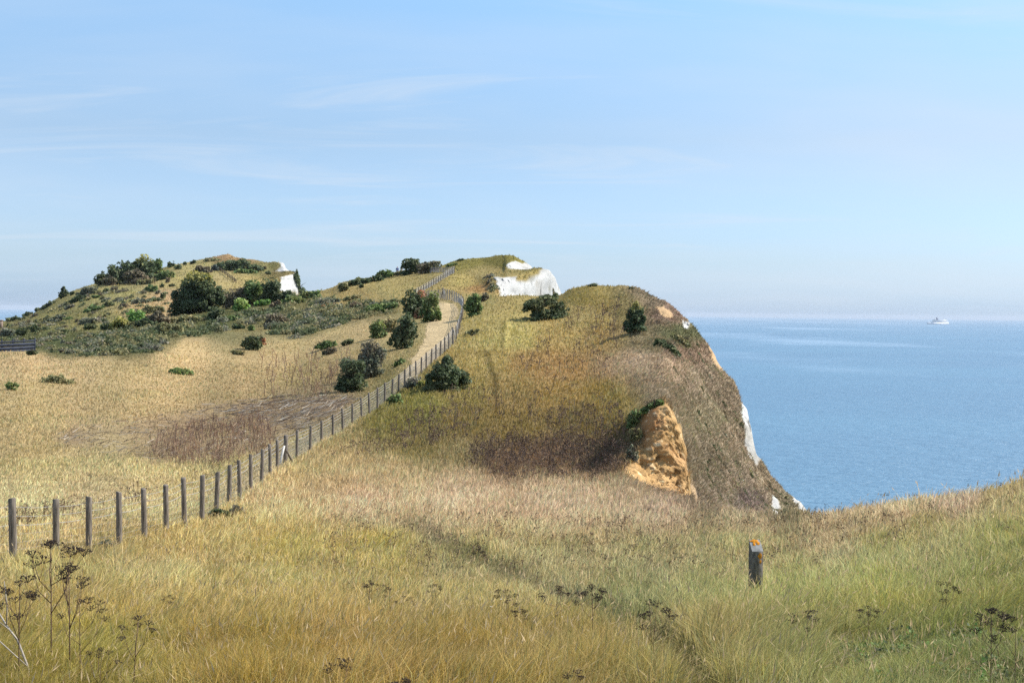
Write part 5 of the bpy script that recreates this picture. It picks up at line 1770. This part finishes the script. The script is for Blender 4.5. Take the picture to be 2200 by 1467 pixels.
# ------------------------------------------------------------------ grey barrier, pillar and far rail fence at the left
M_BAR = mat_simple('blue_grey_metal', (.035, .042, .062), .7, .2, 3, .3, metal=.2)
pA, pB = (-60, 757), (94, 742)
x0, y0, z0 = hit(0, 757, 100, 135)
e = empty('metal_barrier', (x0, y0, z0))
k = y0 / F
xa, xb = float(ray(-120, 750)[0]) * y0 - x0, float(ray(74, 745)[0]) * (y0 + 4) - x0
n = 9
b = MB()
H = 1.02
z0 -= .38; e.location.z = z0
for (z, h_) in ((.88, .14), (.62, .26), (.34, .26), (.08, .26)):
    pts = [(xa, 0), (xb, 4)]
    vs = [(xa, 0, z - h_ / 2), (xb, 4, z - h_ / 2 + .35), (xb, 4, z + h_ / 2 + .35), (xa, 0, z + h_ / 2), (xa, .04, z - h_ / 2), (xb, 4.04, z - h_ / 2 + .35), (xb, 4.04, z + h_ / 2 + .35), (xa, .04, z + h_ / 2)]
    b.add(vs, [(0, 1, 2, 3), (7, 6, 5, 4), (0, 4, 5, 1), (3, 2, 6, 7), (1, 5, 6, 2), (4, 0, 3, 7)])
link('rails', b.mesh('rails', M_BAR), e)
for i in range(n):
    t = i / (n - 1)
    b = MB(); b.box((xa + (xb - xa) * t, 4 * t + .09, .40 + .35 * t), (.09, .09, 1.4))
    link('post', b.mesh('post', M_BAR), e)
tag(e, 'low blue grey railed metal barrier at the left edge behind the field', 'barrier')

X, Y, Z = hit(1, 708, 300)
k = Y / F
b = MB(); b.box((0, 0, 9 * k), (8 * k, 8 * k, 20 * k)); e = empty('stone_pillar', (X, Y, Z))
M_PIL = mat_simple('brown_stone', (.22, .17, .14), .95, .05, 1.2, .3)
link('shaft', b.mesh('shaft', M_PIL), e)
b = MB(); b.box((0, 0, 20 * k), (9.5 * k, 9.5 * k, 2.2 * k)); link('cap', b.mesh('cap', M_PIL), e)
tag(e, 'brown stone pillar on the far slope cut by the left edge', 'pillar')

FF = [(471 + 3.6 * i, 582 + 2.6 * i) for i in range(11)]
pp = [hit(a, c, 330) for a, c in FF]
e = empty('rail_fence', pp[0])
for p in pp:
    b = MB(); b.box((p[0] - pp[0][0], p[1] - pp[0][1], p[2] - pp[0][2] + .55), (.22, .22, 1.5)); link('post', b.mesh('post', M_BARK), e)
for zr in (.55, 1.05):
    b = MB(); b.tube([(p[0] - pp[0][0], p[1] - pp[0][1] - .12, p[2] - pp[0][2] + zr) for p in pp], .09, 5)
    link('rail', b.mesh('rail', M_BARK), e)
tag(e, 'small wooden rail fence running downhill across the far hill', 'fence')

# ------------------------------------------------------------------ ferry
px0, px1, pyw = 1991, 2038, 696.5
a, s = ray((px0 + px1) / 2, pyw)
Y = SEA / float(s); X = float(a) * Y
L = (px1 - px0) * Y / F
u = L / 47.0            # one photo pixel in metres out there
M_HULL = mat_simple('white_ship_paint', (.78, .79, .80), .4, .4, .01, .04)
M_NAVY = mat_simple('navy_ship_paint', (.10, .14, .24), .4, .4)
M_GLAS = mat_simple('dark_ship_windows', (.10, .13, .17), .2, .5)
e = empty('ferry', (X, Y, SEA), math.radians(0))
def P2(pts): return [((x - 23.5) * u, z * u) for x, z in pts]
wY = 3.6 * u
b = MB(); b.prism(P2([(2.5, -1), (0, 4.6), (3, 4.3), (10, 3.4), (46.5, 3.4), (47, -1)]), -wY, wY); link('hull', b.mesh('hull', M_HULL), e)
b = MB(); b.prism(P2([(2.4, -1), (1.6, .8), (47.05, .8), (47.1, -1)]), -wY - .12 * u, wY + .12 * u); link('waterline_band', b.mesh('band', M_NAVY), e)
b = MB(); b.prism(P2([(8, 3.4), (11, 6.4), (45.5, 6.4), (46, 3.4)]), -wY * .95, wY * .95)
b.prism(P2([(12, 6.4), (13.6, 9.0), (43, 9.0), (43.8, 6.4)]), -wY * .88, wY * .88); link('superstructure', b.mesh('superstructure', M_HULL), e)
b = MB(); b.prism(P2([(13, 9.0), (14.2, 10.9), (19, 10.9), (19.4, 9.0)]), -wY * .95, wY * .95); link('bridge', b.mesh('bridge', M_HULL), e)
b = MB()
for zz in (4.6, 7.3):
    b.prism(P2([(13.5, zz), (13.5, zz + .7), (43, zz + .7), (43, zz)]), -wY * .97, wY * .97)
b.prism(P2([(13.6, 9.8), (14.0, 10.4), (19.2, 10.4), (19.2, 9.8)]), -wY * .97, wY * .97)
link('window_band', b.mesh('windows', M_GLAS), e)
b = MB(); b.prism(P2([(20.5, 9.0), (19.6, 14.8), (23, 14.8), (24.4, 9.0)]), -wY * .35, wY * .35); link('funnel', b.mesh('funnel', M_NAVY), e)
b = MB(); b.tube([((16.5 - 23.5) * u, 0, 10.9 * u), ((16.5 - 23.5) * u, 0, 14.6 * u)], .22 * u, 6); link('mast', b.mesh('mast', M_HULL), e)
b = MB(); b.tube([((41 - 23.5) * u, 0, 9 * u), ((41 - 23.5) * u, 0, 12.2 * u)], .25 * u, 6); link('mast', b.mesh('mast', M_HULL), e)
b = MB(); b.prism(P2([(33, 9.0), (33.4, 10.3), (38, 10.3), (38.6, 9.0)]), -wY * .6, wY * .6); link('deck_house', b.mesh('deck_house', M_HULL), e)
tag(e, 'white passenger ferry with dark funnel far out near the horizon', 'ship')


# ------------------------------------------------------------------ two walkers on the ridge
def skin_body(name, joints, edges, mat, parent, loc=(0, 0, 0)):
    me = bpy.data.meshes.new(name)
    me.from_pydata([j[0] for j in joints], edges, [])
    o = bpy.data.objects.new(name, me); COL.objects.link(o)
    o.parent = parent; o.location = loc
    sk = o.modifiers.new('skin', 'SKIN')
    sv_ = me.skin_vertices[0].data
    for i, j in enumerate(joints):
        sv_[i].radius = (j[1], j[2] if len(j) > 2 else j[1])
    sv_[0].use_root = True
    ss = o.modifiers.new('sub', 'SUBSURF'); ss.levels = 1; ss.render_levels = 1
    me.materials.append(mat)
    return o


def walker(px, py, face, coat, trousers, hair, label, ymin=262):
    a_, s_ = ray(px, py)
    Y = ymin; X = float(a_) * Y; Z = float(grid_z(X, Y)[0])
    e = empty('person', (X, Y, Z), face)
    skin = mat_simple('skin', (.46, .28, .20), .6, .3)
    J = [((0, 0, .95), .13, .10), ((0, 0, 1.15), .13, .09), ((0, 0, 1.38), .17, .10), ((0, 0, 1.50), .055), ((0, -.01, 1.62), .085, .10), ((0, -.005, 1.72), .07, .08),
         ((.19, 0, 1.41), .055), ((.25, .03, 1.14), .042), ((.24, -.12, .92), .030), ((.24, -.16, .84), .035),
         ((-.19, 0, 1.41), .055), ((-.25, .02, 1.14), .042), ((-.24, -.06, .90), .030), ((-.24, -.09, .82), .035),
         ((.09, 0, .88), .095), ((.10, -.10, .48), .062), ((.10, .02, .08), .042), ((.10, -.13, .03), .035),
         ((-.09, 0, .88), .095), ((-.10, .04, .48), .062), ((-.10, .20, .10), .042), ((-.10, .07, .03), .035)]
    E = [(0, 1), (1, 2), (2, 3), (3, 4), (4, 5), (2, 6), (6, 7), (7, 8), (8, 9), (2, 10), (10, 11), (11, 12), (12, 13), (0, 14), (14, 15), (15, 16), (16, 17), (0, 18), (18, 19), (19, 20), (20, 21)]
    skin_body('body', J, E, skin, e)
    Jc = [((0, 0, .90), .16, .13), ((0, 0, 1.15), .155, .12), ((0, 0, 1.38), .195, .125), ((0, 0, 1.47), .09), ((.20, 0, 1.41), .075), ((.255, .03, 1.14), .058), ((.245, -.11, .95), .045),
          ((-.20, 0, 1.41), .075), ((-.255, .02, 1.14), .058), ((-.245, -.05, .94), .045)]
    skin_body('jacket', Jc, [(0, 1), (1, 2), (2, 3), (2, 4), (4, 5), (5, 6), (2, 7), (7, 8), (8, 9)], coat, e)
    Jt = [((0, 0, .93), .15, .12), ((.09, 0, .86), .11), ((.10, -.10, .48), .078), ((.10, .02, .12), .06), ((-.09, 0, .86), .11), ((-.10, .04, .48), .078), ((-.10, .19, .14), .06)]
    skin_body('trousers', Jt, [(0, 1), (1, 2), (2, 3), (0, 4), (4, 5), (5, 6)], trousers, e)
    skin_body('hair', [((0, .02, 1.66), .10, .10), ((0, .015, 1.75), .085, .095)], [(0, 1)], hair, e)
    tag(e, label, 'person')


M_BLUE = mat_simple('blue_jacket', (.09, .14, .32), .8, .2)
M_CREAMC = mat_simple('pale_top', (.62, .58, .52), .8, .2)
M_DARKT = mat_simple('dark_trousers', (.04, .045, .06), .9, .1)
M_HAIR = mat_simple('brown_hair', (.07, .045, .03), .7, .2)
M_HAIR2 = mat_simple('fair_hair', (.35, .26, .15), .7, .2)
walker(853.5, 590, .4, M_BLUE, M_DARKT, M_HAIR, 'distant walker in a blue jacket on the ridge, left of the pair')
walker(862.5, 590, -.5, M_CREAMC, M_DARKT, M_HAIR2, 'distant walker in a pale top on the ridge, right of the pair', ymin=263.5)

# ------------------------------------------------------------------ sea air
b = MB()
b.box((0, 27500, -34), (70000, 60600, 146))
M_HAZE = bpy.data.materials.new('sea_air'); M_HAZE.use_nodes = True
hn, hl = M_HAZE.node_tree.nodes, M_HAZE.node_tree.links
hn.remove(hn['Principled BSDF'])
pv_ = hn.new('ShaderNodeVolumePrincipled')
pv_.inputs['Color'].default_value = (.80, .88, 1.0, 1)
pv_.inputs['Density'].default_value = 2.2e-5
pv_.inputs['Anisotropy'].default_value = 0.0
hl.new(pv_.outputs[0], hn['Material Output'].inputs['Volume'])
tag(link('haze', b.mesh('haze', M_HAZE)), 'thin pale sea haze', kind='stuff')
